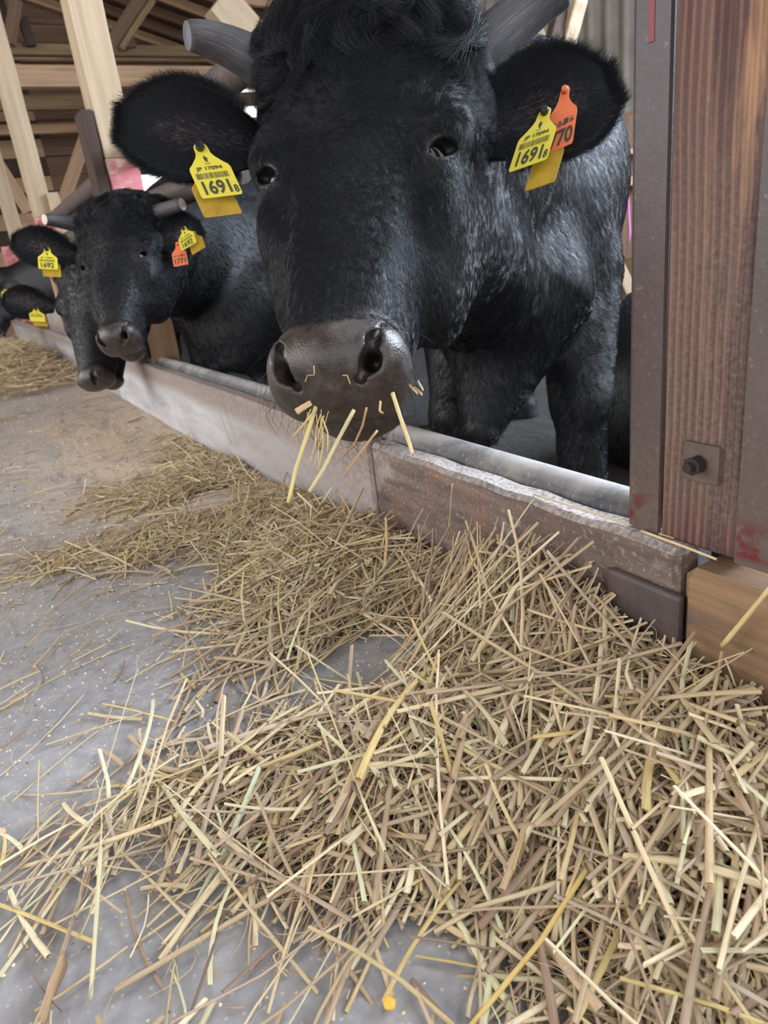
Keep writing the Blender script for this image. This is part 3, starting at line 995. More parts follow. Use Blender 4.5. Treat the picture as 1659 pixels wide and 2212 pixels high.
# coat: near-black fur over dark skin; the muzzle pad is bare, wet, brown-grey skin
w = NT('cow_hide')
at_ = w.n('ShaderNodeVertexColor'); at_.layer_name = 'zones'
sp = w.n('ShaderNodeSeparateColor'); w.l(at_.outputs[0], sp.inputs[0])
v = w.coord((1, 1, 1), rand=False)
n1 = w.noise(v, 55, 5, .7); n2 = w.noise(v, 420, 2, .5)
muzc = w.ramp(n1, [(.25, srgb(32, 28, 29)), (.55, srgb(62, 54, 49)), (.82, srgb(98, 85, 74))])
eyec = w.ramp(n1, [(.3, srgb(13, 12, 13)), (.75, srgb(30, 26, 25))])
c = w.mix(sp.outputs[1], srgb(10, 10, 13), eyec)
c = w.mix(sp.outputs[0], c, muzc)
w.col(c)
rg = w.mix(sp.outputs[0], (.55, .55, .55, 1), w.ramp(n1, [(.3, .22), (.7, .50)]))
w.rough(rg)
vo = w.n('ShaderNodeTexVoronoi', feature='DISTANCE_TO_EDGE'); vo.inputs['Scale'].default_value = 260; w.l(v, vo.inputs['Vector'])
hgt = w.math('MULTIPLY', w.ramp(vo.outputs['Distance'], [(0, 0.0), (.25, 1.0)]), sp.outputs[0])
w.bump(w.math('ADD', w.math('MULTIPLY', hgt, .6), w.math('MULTIPLY', n2, .5)), .22, .0016)
w.b.inputs['Specular IOR Level'].default_value = .5
M['hide'] = w.m

w = NT('cow_fur')
hi = w.n('ShaderNodeHairInfo')
w.col(w.mix(hi.outputs['Random'], srgb(6, 6, 10), srgb(14, 15, 21)))
w.rough(.40)
w.b.inputs['Specular IOR Level'].default_value = .33
M['fur'] = w.m

w = NT('horn_keratin')
v = w.coord((1, 1, 1), kind='UV', rand=False)
v_ = w.n('ShaderNodeMapping'); v_.inputs['Scale'].default_value = (3.0, 60, 1); w.l(v, v_.inputs['Vector'])
g = w.noise(v_.outputs[0], 1.0, 6, .75, .4)
vb = w.n('ShaderNodeMapping'); vb.inputs['Scale'].default_value = (5, 4, 1); w.l(v, vb.inputs['Vector'])
b = w.noise(vb.outputs[0], 1.0, 4, .65)
c = w.ramp(g, [(.3, srgb(32, 30, 34)), (.55, srgb(74, 70, 70)), (.8, srgb(140, 128, 114))])
c = w.mix(w.ramp(b, [(.42, 0.0), (.7, .75)]), c, srgb(46, 46, 54))
w.col(c); w.rough(.42); w.bump(g, .45, .003)
M['horn'] = w.m
M['horn_cut'] = plain('horn_cut_end', srgb(196, 178, 160), .7)
M['horn_tip'] = plain('dark_horn_tip', srgb(62, 60, 66), .5)
M['eyeball'] = plain('cow_eyeball', srgb(14, 11, 11), .08, spec=.5)
M['sclera'] = plain('eye_white', srgb(196, 178, 172), .3)

w = NT('ear_skin')
v = w.coord(); n1 = w.noise(v, 30, 4)
at_ = w.n('ShaderNodeVertexColor'); at_.layer_name = 'zones'
sp = w.n('ShaderNodeSeparateColor'); w.l(at_.outputs[0], sp.inputs[0])
w.col(w.mix(sp.outputs[0], srgb(14, 14, 18), w.ramp(n1, [(.3, srgb(52, 36, 36)), (.7, srgb(92, 66, 62))]))); w.rough(.65)
M['ear'] = w.m


def horn_mesh(name, pts, r0, r1, K=26, sides=28, cut='horn_cut'):
    """curved keratin cone with a sawn-off end, UVs along the length"""
    P = np.array(pts, float)
    t = np.linspace(0, 1, K)
    if len(P) == 3:
        C = ((1 - t) ** 2)[:, None] * P[0] + (2 * t * (1 - t))[:, None] * P[1] + (t ** 2)[:, None] * P[2]
    else:
        C = P[0] + t[:, None] * (P[1] - P[0])
    T = np.gradient(C, axis=0); T /= np.linalg.norm(T, axis=1, keepdims=True)
    a = np.array([0, 0, 1.0]); u = np.cross(T[0], a); u = _n(u)
    V = []; UV = []
    rr = np.random.default_rng(len(name) + int(abs(P[0, 0]) * 1000))
    for i in range(K):
        u = _n(u - T[i] * (u @ T[i])); w_ = np.cross(T[i], u)
        rad = r0 + (r1 - r0) * t[i] ** .9
        if i < 7: rad += .0012 * math.sin(i * 1.9) 
        if i == K - 1: rad *= .93
        th = np.linspace(0, 2 * PI, sides, endpoint=False)
        jit = 1 + .012 * np.sin(th * 3 + i * .15) + .008 * np.sin(th * 7 + 1)
        V.append(C[i] + (np.cos(th)[:, None] * u + np.sin(th)[:, None] * w_) * (rad * jit)[:, None])
        UV.append(np.stack([np.full(sides, t[i]), th / (2 * PI)], 1))
    V.append((C[-1] + T[-1] * r1 * .10)[None]); UV.append(np.array([[1, .5]]))
    V = np.concatenate(V); UV = np.concatenate(UV)
    bm = bmesh.new()
    vs = [bm.verts.new(p) for p in V]
    uvl = bm.loops.layers.uv.new('UVMap')
    for i in range(K - 1):
        for k in range(sides):
            k2 = (k + 1) % sides
            f = bm.faces.new((vs[i * sides + k], vs[i * sides + k2], vs[(i + 1) * sides + k2], vs[(i + 1) * sides + k]))
            f.smooth = True
            for lp, (ii, kk) in zip(f.loops, ((i, k), (i, k + 1), (i + 1, k + 1), (i + 1, k))):
                lp[uvl].uv = (t[ii], kk / sides)
    for k in range(sides):
        f = bm.faces.new((vs[(K - 1) * sides + k], vs[(K - 1) * sides + (k + 1) % sides], vs[-1])); f.material_index = 1
    me = bm_mesh(name, bm)
    me.materials.append(M['horn']); me.materials.append(M[cut])
    return me


def ear_geo(base, axis, wid, face, L, Wd, curl=.5, droop=0.0, ns=34, nt=27, thick=.006):
    """leaf-shaped cupped ear: axis = root to tip, wid = across, face = the open side"""
    axis = _n(axis); wid = np.asarray(wid, float); wid = _n(wid - axis * (wid @ axis)); fc = np.cross(axis, wid)
    if fc @ np.asarray(face, float) < 0: fc = -fc
    s = np.linspace(0, 1, ns); t = np.linspace(-1, 1, nt)
    prof = np.interp(s, [0, .08, .2, .35, .5, .65, .78, .88, .95, 1], [.42, .48, .68, .90, 1, .97, .84, .64, .46, .24])
    k = np.exp(-np.linspace(-2, 2, 7) ** 2); k /= k.sum()
    prof = np.convolve(np.pad(prof, 3, mode='edge'), k, 'valid'); prof[-1] = .16
    out = []
    for side in (1, -1):
        ss, tt = np.meshgrid(s, t, indexing='ij')
        w_ = prof[:, None] * Wd / 2
        ang = tt * (curl * (1.5 - 1.0 * ss))          # tube-like at the root, opening to the tip
        R_ = w_ / np.maximum(np.sin(np.minimum(curl * (1.5 - ss), 1.5)), .2)
        X = R_ * np.sin(ang); Z = R_ * (1 - np.cos(ang)) - droop * 0
        Zc = Z + .10 * L * ss * (1 - ss)
        edge = (1 - np.abs(tt) ** 4) * (1 - ss ** 8)
        off = np.where(side > 0, 1, -1) * thick * .5 * edge
        A = ss * L
        out.append(base + A[..., None] * axis + X[..., None] * wid + (Zc + off)[..., None] * fc - (droop * L * ss ** 2)[..., None] * np.array([0, 0, 1.0]))
    return out, s, t, (axis, wid, fc)


def grid_faces(ns, nt, flip=False, base=0):
    i, j = np.meshgrid(np.arange(ns - 1), np.arange(nt - 1), indexing='ij')
    a = base + i * nt + j
    F = np.stack([a, a + 1, a + nt + 1, a + nt], -1).reshape(-1, 4)
    return F[:, ::-1] if flip else F


def add_hair(name, parent, root, nrm, dirs, length, rad, mat, lift=.25, npts=4, curl=0.0, toward=None):
    """short coat hairs as curves"""
    n = len(root)
    t = np.linspace(0, 1, npts)
    hc = bpy.data.hair_curves.new(name)
    hc.add_curves([npts] * n)
    d = dirs - nrm * (dirs * nrm).sum(1, keepdims=True)
    d /= np.maximum(np.linalg.norm(d, axis=1, keepdims=True), 1e-6)
    side = np.cross(nrm, d)
    P = np.empty((n, npts, 3), np.float32)
    L = np.asarray(length)[:, None]
    ph = rng.uniform(0, 6.28, (n, 1)) if np.isscalar(curl) or True else 0
    for i, ti in enumerate(t):
        up = lift * L * (ti - .55 * ti * ti)
        al = L * ti * .95
        sw = curl * L * math.sin(ti * 4.2)
        P[:, i] = root - nrm * .00015 + nrm * up + d * al + side * sw
        if toward is not None: P[:, i] += toward * ti ** 1.5
    hc.attributes['position'].data.foreach_set('vector', P.ravel())
    ra = hc.attributes.get('radius') or hc.attributes.new('radius', 'FLOAT', 'POINT')
    r = np.repeat((np.asarray(rad) * np.ones(n))[:, None], npts, 1) * (1 - .75 * t ** 1.5)[None]
    ra.data.foreach_set('value', r.astype(np.float32).ravel())
    hc.materials.append(mat)
    o = bpy.data.objects.new(name, hc); COL.objects.link(o)
    o.parent = parent; o.matrix_parent_inverse = Matrix.Translation(-Vector(parent.location))
    o['kind'] = 'stuff'
    return o


def scatter(V, F, N, count, weight):
    """random points on a quad mesh, weight per face"""
    a, b, c, d = (V[F[:, i]] for i in range(4))
    area = .5 * np.linalg.norm(np.cross(c - a, d - b), axis=1) * weight
    cs = np.cumsum(area); f = np.searchsorted(cs, rng.uniform(0, cs[-1], count))
    u = rng.uniform(0, 1, (count, 1)); v = rng.uniform(0, 1, (count, 1))
    mixq = lambda A: (A[F[f, 0]] * (1 - u) + A[F[f, 1]] * u) * (1 - v) + (A[F[f, 3]] * (1 - u) + A[F[f, 2]] * u) * v
    P = mixq(V); n = mixq(N); n /= np.maximum(np.linalg.norm(n, axis=1, keepdims=True), 1e-6)
    return P, n


_wv = rng.normal(0, 1, (14, 3)); _wp = rng.uniform(0, 6.28, 14)


def wav(P, f, k=0):
    """cheap smooth noise, about -1..1"""
    r = 0
    for i in range(5):
        j = (i + k) % 14
        r = r + np.sin(P @ (_wv[j] * f * (1 + .35 * i)) + _wp[j] + k)
    return r / 2.6


def clumps(P, size, seed=0):
    """clump index and centre for every root"""
    r = np.random.default_rng(seed)
    q = np.floor((P + .35 * size * np.stack([wav(P, .8 / size, k) for k in (0, 3, 6)], 1)) / size).astype(np.int64)
    key = (q[:, 0] * 73856093) ^ (q[:, 1] * 19349663) ^ (q[:, 2] * 83492791)
    _, inv = np.unique(key, return_inverse=True)
    m_ = inv.max() + 1
    cnt = np.bincount(inv, minlength=m_)[:, None]
    cen = np.stack([np.bincount(inv, P[:, k], m_) for k in range(3)], 1) / cnt
    return inv, cen[inv], r.normal(0, 1, (m_, 3))[inv], r.uniform(-1, 1, m_)[inv]
# ---------------------------------------------------------------- the feeding cow in front
PEN_Z = -.14


def leg(hip, knee, foot_xy_shift=(0, 0), ground=PEN_Z, ra=.085, rb=.055, rc=.038):
    k = np.asarray(knee, float)
    f = np.array([k[0] + foot_xy_shift[0], k[1] + foot_xy_shift[1], ground + .04])
    return (np.asarray(hip, float), k, f, ra, rb, rc)


K1 = 1.10
v1 = c2w(_n([-.072, .90, -.42]))
u1 = c2w([.955, .015, -.26])
E1 = at(760, 345, .875)
O1 = E1 - _n(v1) * .192 * K1
b1 = _n([.55, .83, 0])
chest1 = at(1110, 520, 1.52)
withers1 = at(1080, 245, 1.78)
hip1 = withers1 + b1 * .95 + np.array([0, 0, .02])
hz = lambda p, z: np.array([p[0], p[1], z])
side1 = np.array([b1[1], -b1[0], 0])       # towards the animal's left (image right)
lf = leg(at(1240, 600, 1.52), at(1255, 860, 1.50), (0, 0), ra=.10, rb=.062, rc=.045)
rf = leg(at(1000, 600, 1.62), at(985, 900, 1.58), (0, 0))
hb1 = chest1 + b1 * 1.15
lh = leg(hz(hb1 + side1 * .17, .62), hz(hb1 + side1 * .17 + b1 * .12, .25), (-.05 * b1[0], -.05 * b1[1]), ra=.13, rb=.06)
rh = leg(hz(hb1 - side1 * .17, .62), hz(hb1 - side1 * .17 + b1 * .12, .25), (-.05 * b1[0], -.05 * b1[1]), ra=.13, rb=.06)
dew1 = [(at(1105, 640, 1.40), at(1042, 925, 1.38), .155, .038), (at(985, 560, 1.10), at(1060, 650, 1.35), .09, .12)]
cow1 = Cow(O1, v1, u1, K1, (.165, .24), withers1, chest1, hip1, PEN_Z, .255, [lf, rf], [lh, rh], dew1, mz=.94)
FINE = float(globals().get('FINE_', .0032))
me, V1, F1, N1 = cow_mesh('body', cow1, FINE, .011)
muz, eyem = skin_masks(cow1, V1)
set_col(me, 'zones', np.stack([muz, eyem, 0 * muz], 1))
root1 = empty('cow', hz(chest1 + b1 * .5, PEN_Z))
tag(root1, 'large black horned cow in front, chewing straw over the kerb beside the wooden post', 'cow', 'cows at the feed kerb')
body1 = link('body', me, M['hide'], root1)


def cow_parts(cow, root, horn_pts, ears, sclera=0.0, eye_scale=1.0):
    """eyes, horns and ears of one animal; horns and ears are given in world points"""
    for sgn in (-1, 1):
        m3 = np.array([sgn, 1, 1])
        c = cow.wor(_ec * m3); R_ = .0222 * cow.k * eye_scale
        out = _n((_o * m3) @ cow.R)
        bm = bmesh.new()
        bmesh.ops.create_uvsphere(bm, u_segments=28, v_segments=20, radius=R_)
        rot = Vector((0, 0, 1)).rotation_difference(Vector(out)).to_matrix().to_4x4()
        for f in bm.faces:
            cz = f.calc_center_median().z / R_
            f.material_index = 1 if cz < .90 and sclera > 0 else 0
        bmesh.ops.transform(bm, matrix=Matrix.Translation(Vector(c)) @ rot, verts=bm.verts)
        me = bm_mesh('eye', bm, True); me.materials.append(M['eyeball']); me.materials.append(M['sclera'])
        link('eye', me, None, root)
    for pts, r0, r1 in horn_pts:
        link('horn', horn_mesh('horn', pts, r0, r1, cut='horn_tip' if cow is cow1 else 'horn_cut'), None, root)
    out = []
    for e in ears:
        sh, s_, t_, fr = ear_geo(*e['a'], **e['k'])
        ns, nt = len(s_), len(t_)
        V = np.concatenate([x.reshape(-1, 3) for x in sh])
        # the front sheet keeps the winding that faces the open side
        Fa = grid_faces(ns, nt, False, 0); Fb = grid_faces(ns, nt, False, ns * nt)
        nn = np.cross(V[Fa[200, 1]] - V[Fa[200, 0]], V[Fa[200, 3]] - V[Fa[200, 0]])
        if nn @ fr[2] < 0: Fa = Fa[:, ::-1]
        else: Fb = Fb[:, ::-1]
        me = np_mesh('ear', V, np.concatenate([Fa, Fb]))
        ss, tt = np.meshgrid(s_, t_, indexing='ij')
        pk = np.exp(-((ss - .55) / .16) ** 2 - ((tt - e.get('pt', -.1)) / .35) ** 2) * .8
        set_col(me, 'zones', np.stack([np.concatenate([pk.ravel(), 0 * pk.ravel()])] * 3, 1))
        o = link('ear', me, M['ear'], root)
        out.append((o, sh, s_, t_, fr))
    return out


horns1 = [([cow1.wor((-.090, -.012, -.055)), at(500, 80, 1.0), at(404, 77, .97)], .040, .0190),
          ([cow1.wor((.085, .025, -.055)), at(1120, 20, .99), at(1222, -30, .97)], .041, .026)]
ears1 = [dict(a=(at(575, 330, 1.02), at(246, 270, .97) - at(575, 330, 1.02), c2w([0, 1, .1]), c2w([.1, .25, -1])), k=dict(L=.200, Wd=.126, curl=.75)),
         dict(a=(at(1000, 322, .97), at(1350, 172, .97) - at(1000, 322, .97), c2w([.3, 1, .1]), c2w([-.2, .25, -1])), k=dict(L=.226, Wd=.138, curl=.75), pt=.1)]
earobj1 = cow_parts(cow1, root1, horns1, ears1)


def coat(cow, root, V, F, N, n_head, n_body, view=None, rad=1.0, lock=1.0):
    Fc = V[F].mean(1); Nc = N[F].mean(1)
    q = cow.loc(Fc.astype(np.float32))
    muz, eyem = skin_masks(cow, Fc)
    headish = (np.abs(q[:, 0]) < .19) & (q[:, 1] > -.12) & (q[:, 1] < .55) & (q[:, 2] > -.24)
    bare = np.clip(1 - muz * 1.3, 0, 1) * (eyem < .93)
    to = ORG - Fc; dist = np.linalg.norm(to, axis=1, keepdims=True); fac = ((to / dist) * Nc).sum(1)
    vis = np.where(fac > -.25, 1.0, .10)
    back = b_dir(cow)
    for part, cnt in (('head', n_head), ('body', n_body)):
        wgt = (headish if part == 'head' else ~headish) * bare * vis
        if part == 'body': wgt = wgt / dist[:, 0] ** 2
        P, n = scatter(V, F, N, cnt, wgt)
        qq = cow.loc(P.astype(np.float32)); u, v, nn_ = qq[:, 0], qq[:, 1], qq[:, 2]
        if part == 'head':
            upw = sstep(.175, .135, v) if False else 1 - sstep(.13, .185, v)
            dl = np.stack([u * 5 * (.5 + upw) + .15 * np.sign(u), 1.0 - 2.0 * upw, -.5 * np.abs(u) / .1 - .6 * upw * (v < .05)], 1)
            side = sstep(-.06, -.11, nn_) if False else 1 - sstep(-.11, -.06, nn_)
            dl = dl * (1 - side[:, None]) + np.stack([u * 0, .75 + 0 * u, -.55 + 0 * u], 1) * side[:, None]
            jit = .22 + .35 * upw
            D = dl @ cow.R + jit[:, None] * np.stack([wav(P, 38, k) for k in (0, 4, 8)], 1) + rng.normal(0, .16, P.shape)
            forel = (1 - sstep(.03, .150 if lock >= 1 else .10, v)) * (nn_ > -.15) * (1 - .9 * sstep(.10, .135, np.abs(u)))
            muz2, eye2 = skin_masks(cow, P)
            L = (.009 + .009 * upw + .026 * forel * lock) * rng.uniform(.6, 1.25, len(P)) * (1 - .65 * eye2) * cow.k
            L *= 1 - .25 * sstep(.30, .42, v)
            r = (.00020 + .00004 * forel) * rad
            i1, c1, d1, s1 = clumps(P, .0065, 1); i2, c2_, d2, s2 = clumps(P, .017, 2)
            D = D + .17 * d1 * (1 - forel[:, None]) + .75 * d2 * forel[:, None]
            cu = (s1 * .25 * (1 - forel) + s2 * .95 * forel)[:, None]
            tw = (c1 - P) * .12 * (1 - forel[:, None]) + (c2_ - P) * .85 * forel[:, None]
            add_hair('face_fur', root, P, n, D, L, r, M['fur'], lift=(.22 + .8 * forel * np.clip(.7 + .5 * s2, .1, 1.3))[:, None], npts=6, curl=cu, toward=tw)
        else:
            D = np.array(back)[None] * .55 + np.array([0, 0, -1.0])[None] * .85 + .33 * np.stack([wav(P, 12, k) for k in (1, 5, 9)], 1) + .18 * np.stack([wav(P, 60, k) for k in (2, 6, 10)], 1) + rng.normal(0, .13, P.shape)
            L = rng.uniform(.013, .026, len(P))
            i1, c1, d1, s1 = clumps(P, .014, 3)
            D = D + .12 * d1
            add_hair('coat_fur', root, P, n, D, L, .00026 * rad, M['fur'], lift=(.20 + .08 * s1)[:, None], npts=4, curl=(.25 * s1)[:, None], toward=(c1 - P) * .12)


def b_dir(cow):
    d = cow.hip - cow.withers; d[2] = 0
    return _n(d)


def ear_fur(ears, root, count, rad=1.0, fringe=.020):
    for o, sh, s_, t_, (ax, wd, fc) in ears:
        ns, nt = len(s_), len(t_)
        PP, DD, LL, NN = [], [], [], []
        for side, X in enumerate(sh):
            V = X.reshape(-1, 3); F = grid_faces(ns, nt)
            gs, gt = np.gradient(X, axis=0), np.gradient(X, axis=1)
            n = np.cross(gs, gt); n /= np.maximum(np.linalg.norm(n, axis=2, keepdims=True), 1e-9)
            n = n * np.sign((n * fc).sum(2, keepdims=True)) * (1 if side == 0 else -1)
            ss, tt = np.meshgrid(s_, t_, indexing='ij')
            wg = np.ones_like(ss)
            if side == 0: wg = .30 + .7 * np.abs(tt) ** 1.5 + .3 * (ss > .8)
            wg = wg * (ss < .95)
            P, nn = scatter(V, F, n.reshape(-1, 3), count, wg.reshape(-1)[F].mean(1))
            rel = P - X[0, nt // 2]; sv = (rel @ ax) / np.linalg.norm(X[-1, nt // 2] - X[0, nt // 2]); tv = (rel @ wd) / (np.abs((X[:, -1] - X[:, 0]) @ wd).max() / 2)
            D = ax[None] * .8 + wd[None] * (tv[:, None] * (1.0 if side == 0 else .9)) + rng.normal(0, .22, P.shape)
            PP.append(P); NN.append(nn); DD.append(D); LL.append((.010 + .012 * np.abs(tv) ** 2) * rng.uniform(.6, 1.2, len(P)) if side == 0 else rng.uniform(.008, .014, len(P)))
        # long fringe round the rim
        X = (sh[0] + sh[1]) / 2
        rim = np.concatenate([X[6:-1, 0], X[-2, 1:-1], X[6:-1, -1][::-1]])
        k = count // 2
        t = rng.uniform(0, len(rim) - 1.001, k); i = t.astype(int); f = (t - i)[:, None]
        P = rim[i] * (1 - f) + rim[i + 1] * f + rng.normal(0, .0015, (k, 3))
        c = X[12, nt // 2]; out = P - c; out -= fc * (out @ fc)[:, None]; out /= np.linalg.norm(out, axis=1, keepdims=True)
        D = out + .5 * ax + rng.normal(0, .25, (k, 3))
        PP.append(P); NN.append(np.tile(fc, (k, 1)) * rng.choice([-1, 1], (k, 1)) * .3 + out * .2); DD.append(D); LL.append(fringe * rng.uniform(.5, 1.2, k))
        NNc = np.concatenate(NN); NNc /= np.maximum(np.linalg.norm(NNc, axis=1, keepdims=True), 1e-6)
        h = add_hair('ear_fur', root, np.concatenate(PP), NNc, np.concatenate(DD), np.concatenate(LL), .00019 * rad, M['fur'], lift=.30, npts=4, curl=.1)
coat(cow1, root1, V1, F1, N1, 230000, 170000)
ear_fur(earobj1, root1, 16000)

# whiskers on the lips and chin
_mz = skin_masks(cow1, V1[F1].mean(1))[0]
_q = cow1.loc(V1[F1].mean(1).astype(np.float32))
_P, _Nn = scatter(V1, F1, N1, 110, (_mz > .5) * ((np.abs(_q[:, 0]) > .045) | (_q[:, 2] < -.10)))
add_hair('whiskers', root1, _P, _Nn, np.array([0, 0, -1.0])[None] + rng.normal(0, .5, _P.shape), rng.uniform(.02, .05, len(_P)), .00022, M['fur'], lift=.9, npts=6, curl=rng.uniform(-.3, .3, (len(_P), 1)))
# ---------------------------------------------------------------- the other cattle
# second cow: looks into the alley over the kerb
K2 = .98
v2_ = c2w(_n([.095, .93, -.30])); u2_ = c2w([.95, -.13, -.16])
E2 = at(245, 562, 2.18); O2 = E2 - v2_ * .192 * K2
b2 = _n([.86, .50, 0]); chest2 = at(480, 640, 2.85); withers2 = at(455, 470, 3.10)
hip2 = withers2 + b2 * .95; side2 = np.array([b2[1], -b2[0], 0])


def std_legs(chest, b, side, g=PEN_Z):
    hb = chest + b * 1.12
    fr = [leg(hz(chest + side * s * .15, .45), hz(chest + side * s * .16, .20), ra=.09, rb=.06, rc=.042) for s in (1, -1)]
    hr = [leg(hz(hb + side * s * .16, .60), hz(hb + side * s * .16 + b * .12, .25), (-.05 * b[0], -.05 * b[1]), ra=.12, rb=.06) for s in (1, -1)]
    return fr, hr


f2, h2 = std_legs(chest2, b2, side2)
dew2 = [(chest2 - b2 * .05 + [0, 0, .05], chest2 - b2 * .10 + [0, 0, -.22], .15, .06), (chest2 + b2 * .02 + side2 * .10 + [0, 0, -.10], chest2 + b2 * .7 + [0, 0, -.12], .22, .26)]
cow2 = Cow(O2, v2_, u2_, K2, (.155, .23), withers2, chest2, hip2, PEN_Z, .27, f2, h2, dew2, mz=.84, pol=.1)


def build_cow(cow, label, fine, coarse, foot):
    me, V, F, N = cow_mesh('body', cow, fine, coarse)
    mz, ey = skin_masks(cow, V)
    set_col(me, 'zones', np.stack([mz, ey, 0 * mz], 1))
    r = empty('cow', hz(foot, PEN_Z)); tag(r, label, 'cow', 'cows at the feed kerb')
    link('body', me, M['hide'], r)
    return r, V, F, N


root2, V2, F2, N2 = build_cow(cow2, 'second black cow, staring into the alley with short pale-based horns, ear numbered 1692', .0052, .018, chest2 + b2 * .5)
horns2 = [([cow2.wor((-.09, .01, -.05)), at(128, 476, 2.22), at(96, 474, 2.18)], .028, .0165), ([cow2.wor((.09, .01, -.05)), at(345, 455, 2.2), at(394, 441, 2.16)], .029, .019)]
ears2 = [dict(a=(at(172, 556, 2.28), at(38, 526, 2.22) - at(172, 556, 2.28), c2w([0, 1, .1]), c2w([.1, .25, -1])), k=dict(L=.195, Wd=.115, curl=.75)),
         dict(a=(at(335, 530, 2.22), at(436, 492, 2.26) - at(335, 530, 2.22), c2w([.3, 1, .1]), c2w([-.2, .25, -1])), k=dict(L=.155, Wd=.125, curl=.75), pt=.1)]
eo2 = cow_parts(cow2, root2, horns2, ears2, sclera=1.0)
coat(cow2, root2, V2, F2, N2, 60000, 45000, rad=1.9, lock=.25)
ear_fur(eo2, root2, 5000, rad=1.8, fringe=.016)

# third cow: head lowered to lick the floor
K3 = 1.10
v3_ = c2w(_n([.125, .985, -.06])); u3_ = c2w([.86, -.10, -.50])
E3 = at(170, 664, 2.85); O3 = E3 - v3_ * .192 * K3
b3 = _n([.86, .50, 0]); chest3 = np.array([1.02, 3.78, .46]); withers3 = np.array([1.22, 3.88, 1.0]); hip3 = withers3 + b3 * .95
f3, h3 = std_legs(chest3, b3, np.array([b3[1], -b3[0], 0]))
cow3 = Cow(O3, v3_, u3_, K3, (.15, .23), withers3, chest3, hip3, PEN_Z, .26, f3, h3, mz=.84, pol=.1)
root3, V3, F3, N3 = build_cow(cow3, 'third black cow with its head lowered, muzzle on the dusty floor beyond the kerb', .0062, .022, chest3 + b3 * .5)
ears3 = [dict(a=(at(118, 664, 2.95), at(18, 650, 2.90) - at(118, 664, 2.95), c2w([0, 1, .1]), c2w([.1, .25, -1])), k=dict(L=.195, Wd=.125, curl=.75)),
         dict(a=(at(240, 640, 2.85), at(320, 640, 2.9) - at(240, 640, 2.85), c2w([.3, 1, .1]), c2w([-.2, .25, -1])), k=dict(L=.16, Wd=.12, curl=.75))]
eo3 = cow_parts(cow3, root3, [([cow3.wor((.09, .01, -.05)), cow3.wor((.17, -.02, -.05)), cow3.wor((.22, -.05, -.04))], .027, .016)], ears3)
coat(cow3, root3, V3, F3, N3, 26000, 12000, rad=2.6, lock=.25)
ear_fur(eo3, root3, 3000, rad=2.4, fringe=.014)
tg = tube_mesh('tongue', [cow3.wor((-.034, .452, -.088)), cow3.wor((-.042, .470, -.078)), cow3.wor((-.044, .482, -.064))], [.017, .016, .009], 12, flat=.6)
link('tongue', tg, plain('pink_tongue', srgb(198, 176, 190), .35), root3)

# fourth cow: only an ear and the side of the head show at the left edge
K4 = 1.04
v4_ = c2w(_n([.05, .93, -.25])); u4_ = c2w([.80, -.12, -.5])
E4 = at(-24, 646, 5.9); O4 = E4 - v4_ * .192 * K4
b4 = _n([.86, .50, 0]); chest4 = np.array([1.05, 6.85, .46]); withers4 = np.array([1.27, 6.95, 1.0]); hip4 = withers4 + b4 * .95
f4, h4 = std_legs(chest4, b4, np.array([b4[1], -b4[0], 0]))
cow4 = Cow(O4, v4_, u4_, K4, (.15, .24), withers4, chest4, hip4, PEN_Z, .26, f4, h4)
root4, V4, F4, N4 = build_cow(cow4, 'furthest black cow, cut off by the left edge, a blurred yellow tag in its ear', .010, .026, chest4 + b4 * .5)
ears4 = [dict(a=(at(-60, 636, 5.95), at(-120, 626, 5.95) - at(-60, 636, 5.95), c2w([0, 1, .1]), c2w([.1, .25, -1])), k=dict(L=.18, Wd=.12, curl=.75)),
         dict(a=(at(-2, 634, 5.9), at(46, 610, 5.9) - at(-2, 634, 5.9), c2w([.3, 1, .1]), c2w([-.2, .25, -1])), k=dict(L=.18, Wd=.13, curl=.75))]
eo4 = cow_parts(cow4, root4, [], ears4)

# a cow lying in the pen behind the post
b5 = _n([.93, -.36, 0]); c5 = np.array([1.80, 1.42, .10]); w5 = c5 + [0.05, -.02, .20]
O5 = c5 - b5 * .0 + b5 * 1.75 + [0, 0, .42]
K5 = 1.0
side5 = np.array([b5[1], -b5[0], 0])
fl5 = [(c5 + b5 * 1.0 + side5 * s * .2 + [0, 0, -.02], c5 + b5 * 1.25 + side5 * s * .22 + [0, 0, -.17], np.array([*(c5 + b5 * 1.0 + side5 * s * .26)[:2], PEN_Z + .06]), .09, .06, .045) for s in (1, -1)]
hl5 = [(c5 + b5 * .1 + side5 * s * .2 + [0, 0, -.05], c5 + b5 * .35 + side5 * s * .28 + [0, 0, -.17], np.array([*(c5 + b5 * .12 + side5 * s * .30)[:2], PEN_Z + .06]), .12, .08, .05) for s in (1, -1)]
cow5 = Cow(O5, _n([.5, -.25, -.82]), _n([.4, .9, 0]), K5, (.14, .2), c5 + b5 * 1.2 + [0, 0, .22], c5 + b5 * 1.15 + [0, 0, .04], c5 + [0, 0, .20], PEN_Z, .25, fl5, hl5)
root5, V5, F5, N5 = build_cow(cow5, 'black cow lying in the pen, its back showing between the front cow and the post', .012, .02, c5 + b5 * .5)
root5['group'] = ''
del root5['group']
coat(cow5, root5, V5, F5, N5, 500, 14000, rad=2.0)

